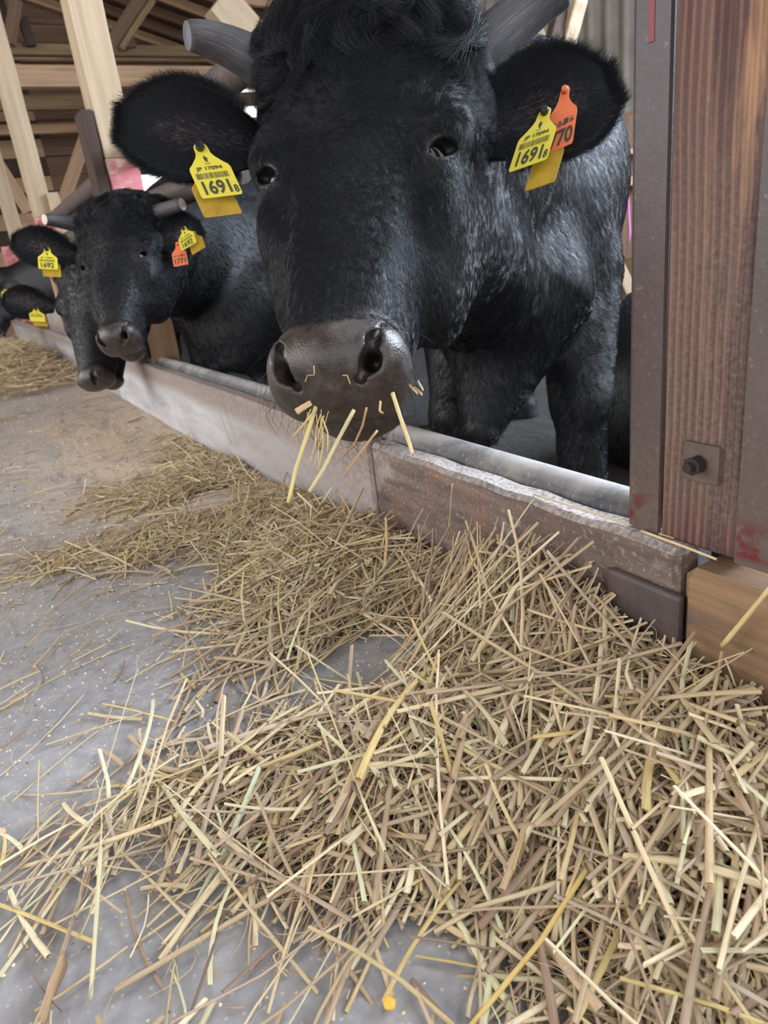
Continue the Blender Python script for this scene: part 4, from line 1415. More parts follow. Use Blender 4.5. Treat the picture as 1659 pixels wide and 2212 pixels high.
# ---------------------------------------------------------------- ear tags
M['tag_yellow'] = plain('yellow_tag_plastic', srgb(206, 190, 58), .38)
M['tag_orange'] = plain('orange_tag_plastic', srgb(216, 112, 70), .38)
M['tag_dirty_shaded'] = wood_mat('soiled_shaded_yellow_tag', srgb(188, 156, 50), srgb(164, 130, 40), srgb(110, 80, 26), stretch=1, rough=.45, bump=.05)  # soiled yellow, with the rear panel's shade also put into the colour
M['tag_ink'] = plain('tag_print', srgb(52, 54, 34), .6)
M['stud_black'] = plain('black_tag_stud', srgb(16, 16, 20), .35)
M['steel_dot'] = plain('stud_pin', srgb(190, 190, 190), .3, .8)


def text_geo(body):
    cu = bpy.data.curves.new('t', 'FONT'); cu.body = body; cu.resolution_u = 4; cu.offset = .025
    o = bpy.data.objects.new('t', cu); COL.objects.link(o)
    dg = bpy.context.evaluated_depsgraph_get()
    ev = o.evaluated_get(dg); me = ev.to_mesh()
    V = np.array([v.co[:2] for v in me.vertices], float); F = [tuple(p.vertices) for p in me.polygons]
    ev.to_mesh_clear(); bpy.data.objects.remove(o); bpy.data.curves.remove(cu)
    return V, F


def ear_tag(label, A, Xv, Yv, mat, print_rows, back=None, stud=None, logo=True, group='ear tags', barcode=True, prnt=True, neck=.17):
    """A: top centre, Xv: full width, Yv: full height (world vectors); front panel, printing, stud and rear panel"""
    A = np.asarray(A, float); Xv = np.asarray(Xv, float); Yv = np.asarray(Yv, float)
    N = _n(np.cross(Xv, Yv))
    if N @ (ORG - A) < 0: N = -N
    outl = []
    for k in range(9):
        th = PI * k / 8; outl.append((-neck * math.cos(th), .10 - .10 * math.sin(th)))
    outl += [(neck + .01, .20), (neck + .06, .27), (neck + .15, .34), (.40, .40), (.47, .44), (.5, .50), (.5, .965), (.465, 1.0), (-.465, 1.0), (-.5, .965), (-.5, .50), (-.47, .44), (-.40, .40), (-neck - .15, .34), (-neck - .06, .27), (-neck - .01, .20)]
    root = empty('ear_tag', A); tag(root, label, 'ear tag', group)

    def panel(name, off, sx=1.0, sy=1.0, shift=(0, 0), bendk=.004, mt=None):
        P = np.array(outl); h = .0014
        V = []
        for s in (h / 2, -h / 2):
            for x, y in P:
                x2 = x * sx + shift[0]; y2 = y * sy + shift[1]
                V.append(A + x2 * Xv + y2 * Yv + N * (off + s + bendk * math.sin(y2 * 2.4) * .5))
        n = len(P)
        bm = bmesh.new(); vs = [bm.verts.new(q) for q in V]
        bm.faces.new(vs[:n]); bm.faces.new(vs[n:][::-1])
        for i in range(n): bm.faces.new((vs[i], vs[n + i], vs[n + (i + 1) % n], vs[(i + 1) % n]))
        bmesh.ops.recalc_face_normals(bm, faces=bm.faces)
        bmesh.ops.triangulate(bm, faces=[f for f in bm.faces if len(f.verts) > 4])
        return link(name, bm_mesh(name, bm), mt or mat, root)

    fp_ = panel('front_panel', .0)
    if prnt:
        PV, PF = [], []

        def put(V2, F2_):
            b = len(PV)
            for x, y in V2: PV.append(A + x * Xv + y * Yv + N * (.0013 + .002 * math.sin(y * 2.4)))
            PF.extend([tuple(b + i for i in f) for f in F2_])
        for body, x0, x1, y0, y1 in print_rows:
            V2, F2_ = text_geo(body)
            if not len(V2): continue
            lo, hi = V2.min(0), V2.max(0)
            q = (V2 - lo) / (hi - lo)
            put(np.stack([x0 + q[:, 0] * (x1 - x0), y1 - q[:, 1] * (y1 - y0)], 1), F2_)
        if barcode:
            r = random.Random(5); x = -.40
            while x < .36:
                wd = r.choice([.008, .012, .02]); put([(x, .56), (x + wd, .56), (x + wd, .665), (x, .665)], [(0, 1, 2, 3)]); x += wd + r.choice([.010, .014, .020])
        if logo:
            put([(-.02, .24), (.05, .30), (.02, .34), (.03, .37), (-.02, .36), (-.05, .30)], [(0, 1, 2, 3, 4, 5)])
        me = bpy.data.meshes.new('printing'); me.from_pydata([tuple(p) for p in PV], [], PF)
        po = link('printing', me, M['tag_ink'], fp_)
        po.matrix_parent_inverse = Matrix.Identity(4)
    # raised collar and stud
    Xn, Yn = _n(Xv), _n(Yv); hc = A + .10 * Yv
    rr = neck * np.linalg.norm(Xv)
    ring = [hc + N * .0012 + (Xn * math.cos(t) + Yn * math.sin(t)) * rr * .80 for t in np.linspace(0, 2 * PI, 22)]
    link('collar', tube_mesh('collar', ring, .0010, 6, cap=False), mat, root)
    smat = M['stud_black'] if stud is None else stud
    st = tube_mesh('stud', [hc - N * .006, hc + N * .001, hc + N * .0012, hc + N * .008, hc + N * .0095, hc + N * .0100], [rr * .45, rr * .45, rr * .55, rr * .62, rr * .60, rr * .45], 18)
    so_ = link('stud', st, smat, root)
    if stud is not None:
        pin = tube_mesh('pin', [hc + N * .0098, hc + N * .0106], [rr * .2, rr * .15], 10); pn = link('pin', pin, M['steel_dot'], so_); pn.matrix_parent_inverse = Matrix.Identity(4)
    if back is not None:
        o = panel('rear_panel', back[2], back[3] if len(back) > 3 else .95, 1.0, (back[0], back[1]), mt=M['tag_dirty_shaded'])
    return root


def tri(h, dh, bl, br, d1, d2):
    """top centre from the hole, width and height vectors from the two lower corners"""
    H = at(*h, dh); L = at(*bl, d1); R_ = at(*br, d2)
    X = R_ - L; B = (L + R_) / 2; Y = (B - H) / .90
    return H - .10 * Y, X, Y


rows16 = [('JP 17094', -.34, .30, .445, .53), ('1691', -.36, .30, .70, .95), ('8', .355, .46, .82, .955), ('NLBC', -.07, .07, .385, .405)]
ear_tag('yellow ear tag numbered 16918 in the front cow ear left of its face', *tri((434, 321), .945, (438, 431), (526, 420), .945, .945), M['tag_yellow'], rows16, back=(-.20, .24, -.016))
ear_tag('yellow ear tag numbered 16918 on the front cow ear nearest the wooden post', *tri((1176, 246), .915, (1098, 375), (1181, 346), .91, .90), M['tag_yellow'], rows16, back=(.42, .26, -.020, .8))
ear_tag('orange ear tag numbered 1770 with Japanese lettering beside the yellow tag near the post', *tri((1220, 200), .925, (1167, 343), (1237, 310), .925, .915), M['tag_orange'],
        [('めぐみ農産', -.44, .44, .55, .66), ('1770', -.42, .44, .70, .95)], stud=M['tag_orange'], barcode=False, logo=False, neck=.15)
rows17 = [('JP 17094', -.34, .30, .445, .53), ('1692', -.36, .32, .70, .95), ('5', .36, .46, .84, .955)]
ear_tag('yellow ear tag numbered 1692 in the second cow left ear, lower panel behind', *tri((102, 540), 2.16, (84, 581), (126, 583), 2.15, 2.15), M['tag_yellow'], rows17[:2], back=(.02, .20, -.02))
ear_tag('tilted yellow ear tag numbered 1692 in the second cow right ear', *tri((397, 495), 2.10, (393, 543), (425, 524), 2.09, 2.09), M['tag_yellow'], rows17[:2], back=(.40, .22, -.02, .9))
ear_tag('small orange ear tag numbered 1771 below the tilted yellow tag', *tri((384, 528), 2.12, (376, 577), (407, 571), 2.12, 2.12), M['tag_orange'], [('めぐみ農産', -.40, .40, .55, .64), ('1771', -.38, .38, .70, .93)], barcode=False, logo=False, stud=M['tag_orange'], neck=.15)
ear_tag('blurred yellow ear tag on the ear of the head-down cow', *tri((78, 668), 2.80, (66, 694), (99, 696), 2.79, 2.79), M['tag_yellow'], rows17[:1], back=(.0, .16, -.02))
ear_tag('tiny blurred yellow ear tag at the left edge of the picture', *tri((12, 625), 5.78, (3, 642), (20, 643), 5.78, 5.78), M['tag_yellow'], [], prnt=False)
# ---------------------------------------------------------------- straw
w = NT('straw_stem')
vc = w.n('ShaderNodeVertexColor'); vc.layer_name = 'col'
v = w.coord((1, 1, 1), kind='UV', rand=False)
mp = w.n('ShaderNodeMapping'); mp.inputs['Scale'].default_value = (4.0, 26.0, 1); w.l(v, mp.inputs['Vector'])
g = w.noise(mp.outputs[0], 1.0, 4, .65)
mp2 = w.n('ShaderNodeMapping'); mp2.inputs['Scale'].default_value = (9.0, 3.0, 1); w.l(v, mp2.inputs['Vector'])
g2 = w.noise(mp2.outputs[0], 1.0, 4, .7)
c = w.mix(w.ramp(g, [(.30, .50), (.55, 0.0)]), vc.outputs[0], srgb(104, 78, 54))
c = w.mix(w.ramp(g2, [(.58, 0.0), (.74, .55)]), c, srgb(112, 88, 70))
c = w.mix(w.ramp(g, [(.60, 0.0), (.8, .35)]), c, srgb(236, 224, 190))
w.col(c); w.rough(.55); w.b.inputs['Specular IOR Level'].default_value = .35
w.bump(g, .35, .001)
M['straw'] = w.m

PAL = np.array([srgb(*c)[:3] for c in [(208, 186, 148), (192, 168, 130), (222, 204, 168), (180, 154, 122), (172, 148, 124), (202, 178, 128), (208, 182, 114), (198, 190, 150), (208, 204, 166), (150, 122, 100), (130, 106, 90), (188, 168, 146)]])
_g = PAL.mean(1, keepdims=True); PAL = (_g + (PAL - _g) * .88) * np.array([1.03, 1.01, .96])
PW = np.array([.17, .15, .12, .14, .11, .07, .05, .04, .03, .045, .015, .04]); PW /= PW.sum()


def straw_arrays(C, D, L, Wd, flat, up, bend, K=5, Sd=6, col=None, kink=None):
    """C centre, D direction, L length, Wd width, flat thickness ratio, up normal hint, bend sideways"""
    n = len(C)
    D = D / np.linalg.norm(D, axis=1, keepdims=True)
    A = np.cross(up, D); A /= np.maximum(np.linalg.norm(A, axis=1, keepdims=True), 1e-6)
    B = np.cross(D, A)
    t = np.linspace(-.5, .5, K)
    P = C[:, None] + D[:, None] * (L[:, None] * t)[..., None]
    arc = (.25 - t ** 2)
    P = P + A[:, None] * (bend[0][:, None] * L[:, None] * arc)[..., None] + B[:, None] * (bend[1][:, None] * L[:, None] * arc)[..., None]
    if kink is not None:
        kk = np.clip(t[None] - kink[0][:, None], 0, 1)
        P = P + A[:, None] * (kk * kink[1][:, None] * L[:, None])[..., None] + B[:, None] * (kk * kink[2][:, None] * L[:, None])[..., None]
    th = np.linspace(0, 2 * PI, Sd, endpoint=False)
    taper = 1 - .18 * (t + .5)
    ca = np.cos(th)[None, None, :] * (Wd[:, None] * taper[None])[..., None] / 2
    sa = np.sin(th)[None, None, :] * (Wd[:, None] * taper[None])[..., None] / 2 * flat[:, None, None]
    V = P[:, :, None] + A[:, None, None] * ca[..., None] + B[:, None, None] * sa[..., None]
    i = np.arange(K - 1)[:, None] * Sd; j = np.arange(Sd)[None]; j2 = (j + 1) % Sd
    F0 = np.stack([i + j, i + j2, i + Sd + j2, i + Sd + j], -1).reshape(-1, 4)
    F = (F0[None] + (np.arange(n) * K * Sd)[:, None, None]).reshape(-1, 4)
    uv0 = np.stack(np.broadcast_arrays((t + .5)[:, None], np.arange(Sd)[None] / Sd), -1).reshape(-1, 2)
    return V.reshape(-1, 3), F, uv0, K * Sd


def straw_mesh(name, V, F, uv0, per, cols, offs, lens):
    me = np_mesh(name, V, F, True)
    n = len(cols)
    set_col(me, 'col', np.repeat(cols, per, 0))
    uvl = me.uv_layers.new(name='UVMap')
    U = np.tile(uv0, (n, 1)) * np.repeat(np.stack([lens * 8, np.ones(n)], 1), per, 0) + np.repeat(offs, per, 0)
    uvl.data.foreach_set('uv', U[F.ravel()].astype(np.float32).ravel())
    me.materials.append(M['straw'])
    return me


def G(x, y, cx, cy, sx, sy, rot=0.0):
    c, s = math.cos(rot), math.sin(rot)
    dx, dy = x - cx, y - cy
    a = (dx * c + dy * s) / sx; b = (-dx * s + dy * c) / sy
    return np.exp(-.5 * (a * a + b * b))


def heap(x, y):
    """thickness of the loose straw above the floor"""
    h = .165 * G(x, y, .66, .68, .080, .14)
    h += .075 * G(x, y, .48, .45, .13, .14)
    h += .050 * G(x, y, .66, .98, .12, .20)
    h += .055 * G(x, y, .62, 1.35, .16, .30)
    h += .045 * G(x, y, .42, 1.12, .10, .10, .3)
    h += .045 * G(x, y, .33, .60, .12, .060, .4)
    h += .045 * G(x, y, .47, .25, .10, .10)
    h += .050 * G(x, y, .60, .34, .07, .10)
    h += .022 * G(x, y, .30, 1.62, .20, .07, -.25)
    h += .030 * G(x, y, .46, 1.98, .14, .09, -.5)
    h += .024 * G(x, y, .57, 2.1, .07, .25)
    h += .016 * G(x, y, .12, .72, .22, .055, .05)
    h += .012 * G(x, y, .22, .52, .13, .08)
    h *= 1 - .97 * G(x, y, .425, .855, .085, .058, .25)
    h *= 1 - .70 * G(x, y, .41, .76, .075, .060)
    h *= 1 - .75 * G(x, y, .30, 1.35, .10, .17)
    h *= 1 - .85 * G(x, y, .46, 1.82, .10, .10)
    h *= 1 - .97 * G(x, y, .15, .40, .14, .075, -.3)
    h *= 1 - .85 * G(x, y, -.10, .64, .12, .09)
    return h


def cloud(n, x0, x1, y0, y1, dens, seed):
    r = np.random.default_rng(seed)
    X, Y = [], []
    tot = 0
    while tot < n:
        x = r.uniform(x0, x1, n * 4); y = r.uniform(y0, y1, n * 4)
        d = dens(x, y); k = r.uniform(0, 1, len(x)) < d
        X.append(x[k]); Y.append(y[k]); tot += k.sum()
    return np.concatenate(X)[:n], np.concatenate(Y)[:n], r


CLEAR = [(.405, .845, .085, .060, .97), (.160, .375, .075, .040, .75), (.02, .50, .08, .04, .4), (.24, 1.22, .13, .11, .6), (-.05, 1.05, .2, .12, .5), (.46, 1.82, .07, .09, .85)]


def make_straws(n, x0, x1, y0, y1, dens, seed, Lr, Wr, lift, tilt, bias=0.0, stand=0.0):
    x, y, r = cloud(n, x0, x1, y0, y1, dens, seed)
    h = heap(x, y)
    L = np.exp(r.uniform(math.log(Lr[0]), math.log(Lr[1]), n)); Wd = Wr[0] + (Wr[1] - Wr[0]) * r.uniform(0, 1, n) ** 1.5
    u = r.uniform(0, 1, n) ** .7
    e = .02
    sx = (heap(x + e, y) - heap(x - e, y)) / (2 * e); sy = (heap(x, y + e) - heap(x, y - e)) / (2 * e)
    a = r.uniform(0, PI, n)
    if bias: a = np.where(r.uniform(0, 1, n) < bias, r.normal(.75, .45, n), a)
    slope = np.clip(sx * np.cos(a) + sy * np.sin(a), -.8, .8) * u
    tl = r.normal(0, tilt, n)
    st = r.uniform(0, 1, n) < stand
    tl = np.where(st, r.normal(.7, .3, n) * np.where(r.uniform(0, 1, n) < .5, 1, -1), tl)
    dz = slope + tl
    D = np.stack([np.cos(a), np.sin(a), dz], 1)
    D /= np.linalg.norm(D, axis=1, keepdims=True)
    z = h * u + lift + np.where(st, np.abs(D[:, 2]) * L * .35, 0)
    low = np.abs(D[:, 2]) * L / 2
    z = np.maximum(z, np.minimum(low, .03) * .8 + Wd * .3)
    C = np.stack([x, y, z], 1)
    # keep the ends out of the kerb face
    half = np.abs(D[:, 0]) * L / 2 + .10 * L * np.abs(D[:, 1])
    over = np.clip(C[:, 0] + half - (KX - .008), 0, None)
    hi = (C[:, 2] > KT + .01)
    C[:, 0] -= np.where(hi, 0, over)
    # licked-clean spots of floor stay free of stems
    keep = np.ones(n, bool)
    for cx, cy, ra, rb, pr in CLEAR:
        q = np.clip(((cx - C[:, 0]) * D[:, 0] + (cy - C[:, 1]) * D[:, 1]), -L / 2, L / 2)
        ex = (C[:, 0] + D[:, 0] * q - cx) / ra; ey = (C[:, 1] + D[:, 1] * q - cy) / rb
        keep &= (ex * ex + ey * ey > 1) | (r.uniform(0, 1, n) > pr)
    C, D, L, Wd, x, y, u, st = (a_[keep] for a_ in (C, D, L, Wd, x, y, u, st)); n = len(x)
    up = np.stack([r.normal(0, .35, n), r.normal(0, .35, n), np.ones(n)], 1)
    up = np.where(np.abs((up * D).sum(1, keepdims=True)) > .95, up + [1, 0, 0], up)
    flat = r.choice([.85, .55, .30, .16], n, p=[.35, .3, .2, .15])
    bend = (r.normal(0, .16, n), r.normal(.04, .08, n))
    kn = r.uniform(0, 1, n) < .16
    kink = (r.uniform(-.3, .3, n), np.where(kn, r.normal(0, .6, n), 0), np.where(kn, r.normal(0, .25, n), 0))
    col = PAL[r.choice(len(PAL), n, p=PW)] * r.uniform(.84, 1.18, (n, 1))
    return C, D, L, Wd, flat, up, bend, kink, col, r.uniform(0, 50, (n, 2))


def build(name, parts, K=5, Sd=6):
    Vs, Fs, cols, offs, lens = [], [], [], [], []; b = 0
    for (C, D, L, Wd, flat, up, bend, kink, col, off) in parts:
        V, F, uv0, per = straw_arrays(C, D, L, Wd, flat, up, bend, K, Sd, kink=kink)
        Vs.append(V); Fs.append(F + b); b += len(V); cols.append(col); offs.append(off); lens.append(L)
    return straw_mesh(name, np.concatenate(Vs), np.concatenate(Fs), uv0, per, np.concatenate(cols), np.concatenate(offs), np.concatenate(lens))


hd = lambda x, y: np.clip(heap(x, y) / .10, 0, 1) * (x < KX - .012)
# the heap itself, in front of the kerb
near = make_straws(8000, -.10, KX, .12, 1.32, hd, 11, (.060, .30), (.0024, .0074), .0, .10, bias=.3)
upr = make_straws(420, .35, KX, .35, 1.9, lambda x, y: np.clip(heap(x, y) / .12, 0, 1) * (x < KX - .02), 12, (.05, .13), (.0022, .0052), .0, .2, stand=1.0)
mid = make_straws(6000, -.25, KX, 1.15, 2.75, lambda x, y: np.clip(heap(x, y) / .045, 0, 1) ** 1.2 * (x < KX - .01), 13, (.04, .17), (.0025, .0062), .0, .10, bias=.2)
pile = link('straw_heap', build('straw_heap', [near, upr, mid]), None)
tag(pile, 'loose heap of cut straw on the floor along the kerb', 'straw', kind='stuff')
# thin scatter over the bare floor
sc = make_straws(900, -.75, KX, .20, 1.25, lambda x, y: .25 + .75 * np.clip(heap(x, y) / .02, 0, 1) * (x < KX - .01), 21, (.03, .22), (.0020, .0070), .001, .03, bias=.3)
sc2 = make_straws(900, -.9, KX, 1.0, 4.2, lambda x, y: .2 + .8 * np.clip(heap(x, y) / .02, 0, 1), 22, (.03, .15), (.0018, .0045), .001, .03)
sc3 = make_straws(5200, -.9, KX, .25, 4.4, lambda x, y: .35 + .65 * np.clip((y - .9) / .9, 0, 1), 23, (.005, .030), (.0008, .0030), .0, .02)
scat = link('scattered_straw', build('scattered_straw', [sc, sc2, sc3]), None)
tag(scat, 'thin scatter of straw stems lying on the grey floor left of the heap', 'straw', kind='stuff')
# fine rootlets and split fibres
fi = make_straws(6500, -.2, KX, .15, 2.2, lambda x, y: np.clip(heap(x, y) / .03, .03, 1), 31, (.02, .10), (.0006, .0015), .006, .28)
fi = list(fi); fi[6] = (fi[6][0] * 4, fi[6][1] * 3); fi = tuple(fi)
fib = link('straw_fibres', build('straw_fibres', [fi], 6, 4), None)
tag(fib, 'fine curled rootlets and split fibres among the straw', 'straw', kind='stuff')
# far mound beyond the third cow
x, y, r = cloud(3000, -.35, .60, 4.6, 7.6, lambda x, y: G(x, y, .22, 6.0, .26, .80), 41)
n = len(x); hm = .26 * G(x, y, .22, 6.0, .26, .8); u = r.uniform(.2, 1, n)
a = r.uniform(0, PI, n); D = np.stack([np.cos(a), np.sin(a), r.normal(0, .25, n)], 1); D /= np.linalg.norm(D, axis=1, keepdims=True)
fm = (np.stack([x, y, hm * u + .006], 1), D, r.uniform(.08, .26, n), r.uniform(.004, .009, n), np.full(n, .5), np.tile([0, 0, 1.0], (n, 1)) + r.normal(0, .3, (n, 3)), (r.normal(0, .1, n), r.normal(0, .1, n)), (np.zeros(n), np.zeros(n), np.zeros(n)), PAL[r.choice(len(PAL), n, p=PW)] * 1.08, r.uniform(0, 50, (n, 2)))
far_ = link('straw_mound', build('straw_mound', [fm], 4, 5), None)
tag(far_, 'second straw mound far along the alley at the left edge', 'straw', kind='stuff')

# the stems that show largest, each an object of its own
top = make_straws(290, .02, KX - .03, .20, .98, lambda x, y: np.clip(heap(x, y) / .035, .06, 1), 51, (.10, .27), (.0050, .0095), .010, .05, bias=.35)
lbl = {}
for i in range(len(top[0])):
    one = tuple([(a[i:i + 1] if not isinstance(a, tuple) else tuple(b[i:i + 1] for b in a)) for a in top])
    C = one[0][0].copy(); C[2] = max(C[2], heap(np.array([C[0]]), np.array([C[1]]))[0] * .92 + .006)
    one = list(one); one[0] = np.zeros((1, 3))
    me = build('straw_stem', [tuple(one)], 9, 8)
    o = bpy.data.objects.new('straw_stem', me); COL.objects.link(o); o.location = C
    c_ = one[8][0]; lum = c_.mean()
    kd = 'golden' if c_[2] / c_[0] < .42 else 'pale cream' if lum > .50 else 'brown' if lum < .30 else 'tan'
    ln = 'long' if one[2][0] > .18 else 'short'
    tag(o, '%s %s cut straw stem lying loose on top of the heap' % (ln, kd), 'straw stem', '%s %s straw stems on the heap' % (ln, kd))


def stem(label, pts, r, col, flat=.7, name='straw_stem', group=None, parent=None):
    P = [Vector(p) for p in pts]; b = P[0].copy()
    Q = []
    for i in range(len(P) - 1):
        for k in range(4): Q.append(P[i].lerp(P[i + 1], k / 4) - b)
    Q.append(P[-1] - b)
    me = tube_mesh(name, Q, [r * .82 * (1 - .2 * i / len(Q)) * (1 + .06 * math.sin(i * 2.3 + b.x * 90)) for i in range(len(Q))], 8, cap=True, flat=flat)
    set_col(me, 'col', np.tile(np.array(srgb(*col))[None, :3], (len(me.vertices), 1)))
    uvl = me.uv_layers.new(name='UVMap'); uv = []
    for lp in me.loops:
        q = me.vertices[lp.vertex_index].co; uv += [q.length * 8 + b.x * 50, (lp.vertex_index % 8) / 8]
    uvl.data.foreach_set('uv', uv)
    me.materials.append(M['straw'])
    o = bpy.data.objects.new(name, me); COL.objects.link(o); o.location = b
    if label: tag(o, label, 'straw stem', group)
    return o


# straws hanging from the chewing mouth
GM = 'straws hanging from the mouth'
dm = .735
stem('thick golden straw hanging from the left side of the mouth, bent above its pale tip', [at(682, 880, dm), at(668, 925, dm - .01), at(640, 1010, dm - .02), at(622, 1086, dm - .03)], .0034, (214, 194, 128), group=GM)
stem('long straight straw slanting from mid mouth down left to the heap', [at(765, 885, dm), at(725, 960, dm), at(700, 1010, dm - .01), at(668, 1062, dm - .02)], .0030, (206, 190, 140), group=GM)
stem('short thick straw sticking out of the right of the mouth', [at(848, 850, dm + .01), at(866, 905, dm), at(880, 945, dm), at(892, 982, dm - .01)], .0040, (222, 196, 140), group=GM)
stem('forked brown leaf hanging below the middle of the mouth', [at(792, 880, dm), at(783, 920, dm), at(765, 960, dm), at(748, 978, dm)], .0022, (170, 130, 90), .3, group=GM)
stem('faint thin straw slanting down left under the chin', [at(815, 930, dm + .03), at(780, 975, dm + .02), at(745, 1025, dm + .02)], .0020, (184, 150, 100), group=GM)
stem('dark dried leaf hanging beside the thick golden straw', [at(672, 895, dm), at(682, 930, dm), at(690, 972, dm)], .0032, (120, 92, 70), .25, group=GM)
stem('curled pale fibre hanging beside the dark leaf', [at(695, 900, dm), at(708, 935, dm), at(708, 975, dm)], .0012, (214, 190, 130), group=GM)
stem('thin yellow fibre dropping straight below the dark leaf', [at(694, 905, dm), at(698, 960, dm), at(690, 1010, dm)], .0013, (206, 180, 110), group=GM)
stem('pale ragged leaf stub at the left corner of the lips', [at(640, 890, dm - .025), at(655, 880, dm - .03), at(672, 870, dm - .03)], .0042, (196, 168, 126), .14, group=GM)
stem('bundle of frayed leaf ends at the left corner of the mouth', [at(684, 882, dm - .01), at(660, 912, dm - .02), at(632, 945, dm - .02)], .0020, (200, 176, 120), .4, group=GM)
for (lb, a, b, c_) in (('upper of three pale straw tips at the right mouth corner', (895, 838), (912, 852), (222, 206, 160)), ('middle of three pale straw tips at the right mouth corner', (884, 832), (902, 850), (206, 186, 140)), ('lowest of three pale straw tips at the right mouth corner', (903, 824), (914, 842), (228, 210, 168))):
    stem(lb, [at(*a, dm + .03), at((a[0] + b[0]) / 2, (a[1] + b[1]) / 2, dm + .022), at(*b, dm + .015)], .0026, c_, .4, group=GM)
stem('short broken straw stub on the lower lip', [at(822, 868, dm), at(820, 888, dm - .005), at(828, 893, dm - .005)], .0034, (196, 160, 112), .4, group=GM)
for k in range(7):
    rr_ = random.Random(k + 3); x0 = 668 + k * 7 + rr_.uniform(-6, 6); y0 = 888 + rr_.uniform(-6, 10)
    dx = rr_.uniform(-38, 16); L_ = rr_.uniform(40, 130)
    o = stem(None, [at(x0, y0, dm), at(x0 + dx * .3 + rr_.uniform(-6, 6), y0 + L_ * .45, dm), at(x0 + dx, y0 + L_, dm - .01)], .0007 + .0004 * (k % 2), (206, 184, 134), .5, name='hay_fibre')
    tag(o, 'thin hay fibre hanging under the left half of the lips', 'straw fibre', 'thin fibres under the lips')
# bits stuck to the nose
dn_ = .69
stem('bent straw bit stuck on the muzzle below the left nostril', [at(678, 790, dn_), at(679, 810, dn_), at(664, 811, dn_), at(659, 825, dn_)], .0008, (184, 150, 100), group='straw bits on the muzzle')
stem('hooked straw bit stuck on the muzzle beside the right nostril', [at(740, 811, dn_), at(750, 811, dn_), at(757, 830, dn_)], .0008, (190, 160, 104), group='straw bits on the muzzle')
# single stems that stand out in the heap
stem('long pale straw leaning upright against the worn beam at the right edge', [on_x(1560, 1395, KX - .02), on_x(1610, 1335, KX - .022), on_x(1665, 1268, KX - .03)], .0036, (206, 186, 130))
stem('tall pale straw lying steeply at the right edge over the heap', [at(1600, 1465, .78), at(1592, 1590, .74), at(1580, 1750, .70)], .0042, (206, 192, 140))
stem('pale greenish stem lying diagonally at lower left of the heap', [at(560, 1660, .84), at(490, 1830, .76), at(392, 2010, .69)], .0062, (204, 206, 172), .5)
stem('pinkish broad stem lying in front right, cut square at its lower end', [at(1385, 1840, .66), at(1330, 1960, .62), at(1275, 2105, .585)], .0066, (214, 186, 158), .5)
stem('straight tan stem crossing the lower right corner', [at(1700, 1925, .60), at(1560, 2005, .60), at(1410, 2095, .60)], .0060, (196, 168, 120), .6)
stem('long golden stem in the lower middle running off the bottom edge', [at(1265, 1880, .64), at(1170, 2030, .60), at(1010, 2225, .545)], .0042, (206, 176, 104), .7)
stem('white forked stem standing out at lower right', [at(1480, 1810, .66), at(1466, 1902, .64), at(1535, 2060, .60)], .0022, (228, 218, 194), .6)
stem('thick brown flat husk at the lower left corner', [at(140, 2070, .66), at(110, 2140, .63), at(88, 2212, .605)], .0130, (176, 144, 110), .15)
stem('pale upright stem at lower left with a square top', [at(218, 1830, .745), at(210, 1960, .69), at(196, 2155, .615)], .0058, (212, 200, 156), .4)
stem('thin straw standing upright against the near kerb', [on_x(968, 1165, KX - .02), on_x(974, 1090, KX - .02), on_x(977, 1045, KX - .02)], .0016, (200, 176, 130))
stem('thin straw leaning on the whitewashed kerb', [on_x(500, 960, KX - .02), on_x(472, 885, KX - .02), on_x(462, 845, KX - .02)], .0022, (190, 168, 126))
stem('long straw lying along the dusty kerb top in front of the steel channel', [(KX + .012, .72, KT + .004), (KX + .016, .60, KT + .004), (KX + .020, .49, KT + .004)], .0018, (206, 180, 136))
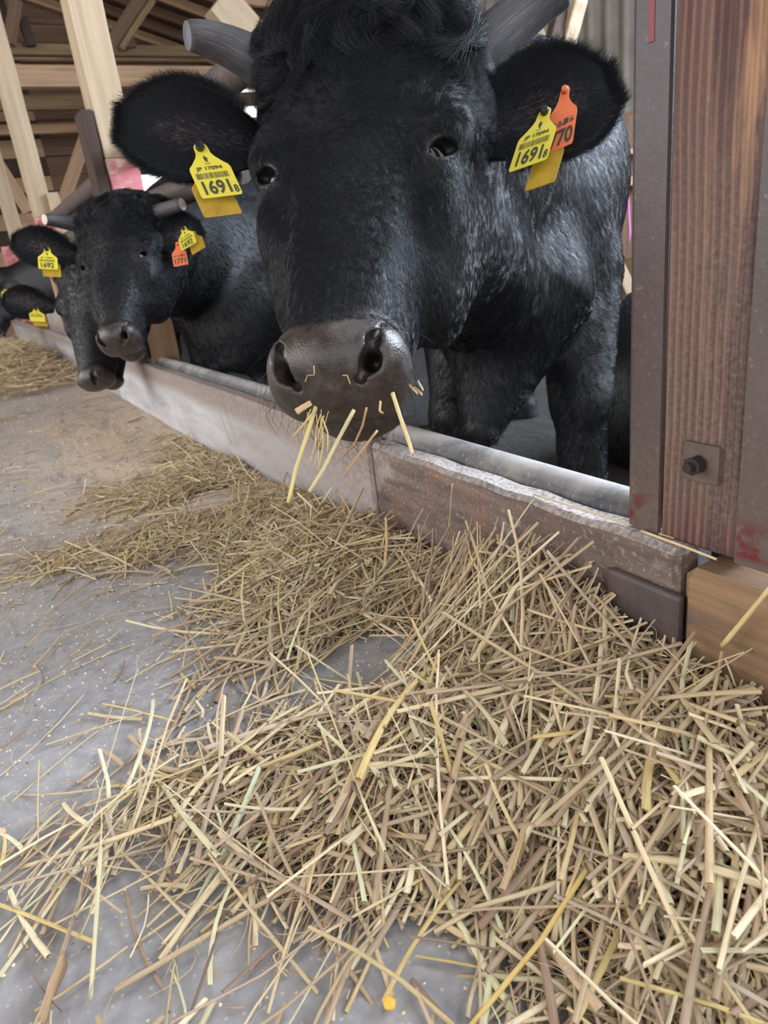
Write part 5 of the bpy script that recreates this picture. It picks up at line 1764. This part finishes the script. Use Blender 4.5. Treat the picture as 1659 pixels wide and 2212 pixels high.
stem('pale straw lying across the cut kerb end below the post', [(KX + .012, .53, KT + .004), (KX + .008, .47, KT + .005), (KX + .006, .425, KT + .004)], .0024, (214, 190, 148))

# crumbs of feed, grit and one maize flake
r = np.random.default_rng(61)
n = 9000
x = r.uniform(-.9, KX - .02, n); y = np.abs(r.gamma(2.4, .72, n)) + .25
kk = r.uniform(.0006, .0020, n) * (1 + .3 * y)
b = np.array([[1, 0, 0], [-1, 0, 0], [0, 1, 0], [0, -1, 0], [0, 0, 1], [0, 0, -.6]])
V = (np.stack([x, y, kk * .4], 1)[:, None] + b[None] * kk[:, None, None] * r.uniform(.6, 1.3, (n, 6, 1))).reshape(-1, 3)
f = np.array([[0, 2, 4], [2, 1, 4], [1, 3, 4], [3, 0, 4], [2, 0, 5], [1, 2, 5], [3, 1, 5], [0, 3, 5]])
F = (f[None] + (np.arange(n) * 6)[:, None, None]).reshape(-1, 3)
me = np_mesh('feed_crumbs', V, F, False)
cp = np.array([srgb(*c)[:3] for c in [(206, 184, 150), (180, 150, 120), (224, 214, 196), (120, 100, 86), (214, 190, 140)]])
set_col(me, 'col', np.repeat(cp[r.integers(0, 5, n)], 6, 0))
w = NT('feed_crumb'); vc = w.n('ShaderNodeVertexColor'); vc.layer_name = 'col'; w.col(vc.outputs[0]); w.rough(.8); me.materials.append(w.m)
tag(link('feed_crumbs', me), 'crumbs of bran and grit sprinkled over the grey floor', 'feed crumbs', kind='stuff')
p = on_z(840, 2165, .004)
bm = bmesh.new(); bmesh.ops.create_icosphere(bm, subdivisions=3, radius=1.0)
for q in bm.verts:
    k = 1 + .12 * math.sin(q.co.x * 3 + 1) * math.sin(q.co.y * 4) + .08 * math.sin(q.co.z * 9)
    q.co = Vector((q.co.x * .0052 * k, q.co.y * .0068 * k, q.co.z * .0030 * k)) 
o = link('maize_flake', bm_mesh('maize_flake', bm, True), plain('maize_yellow', srgb(232, 176, 62), .5)); o.location = p
tag(o, 'small yellow maize flake on the floor at the bottom edge', 'maize flake')
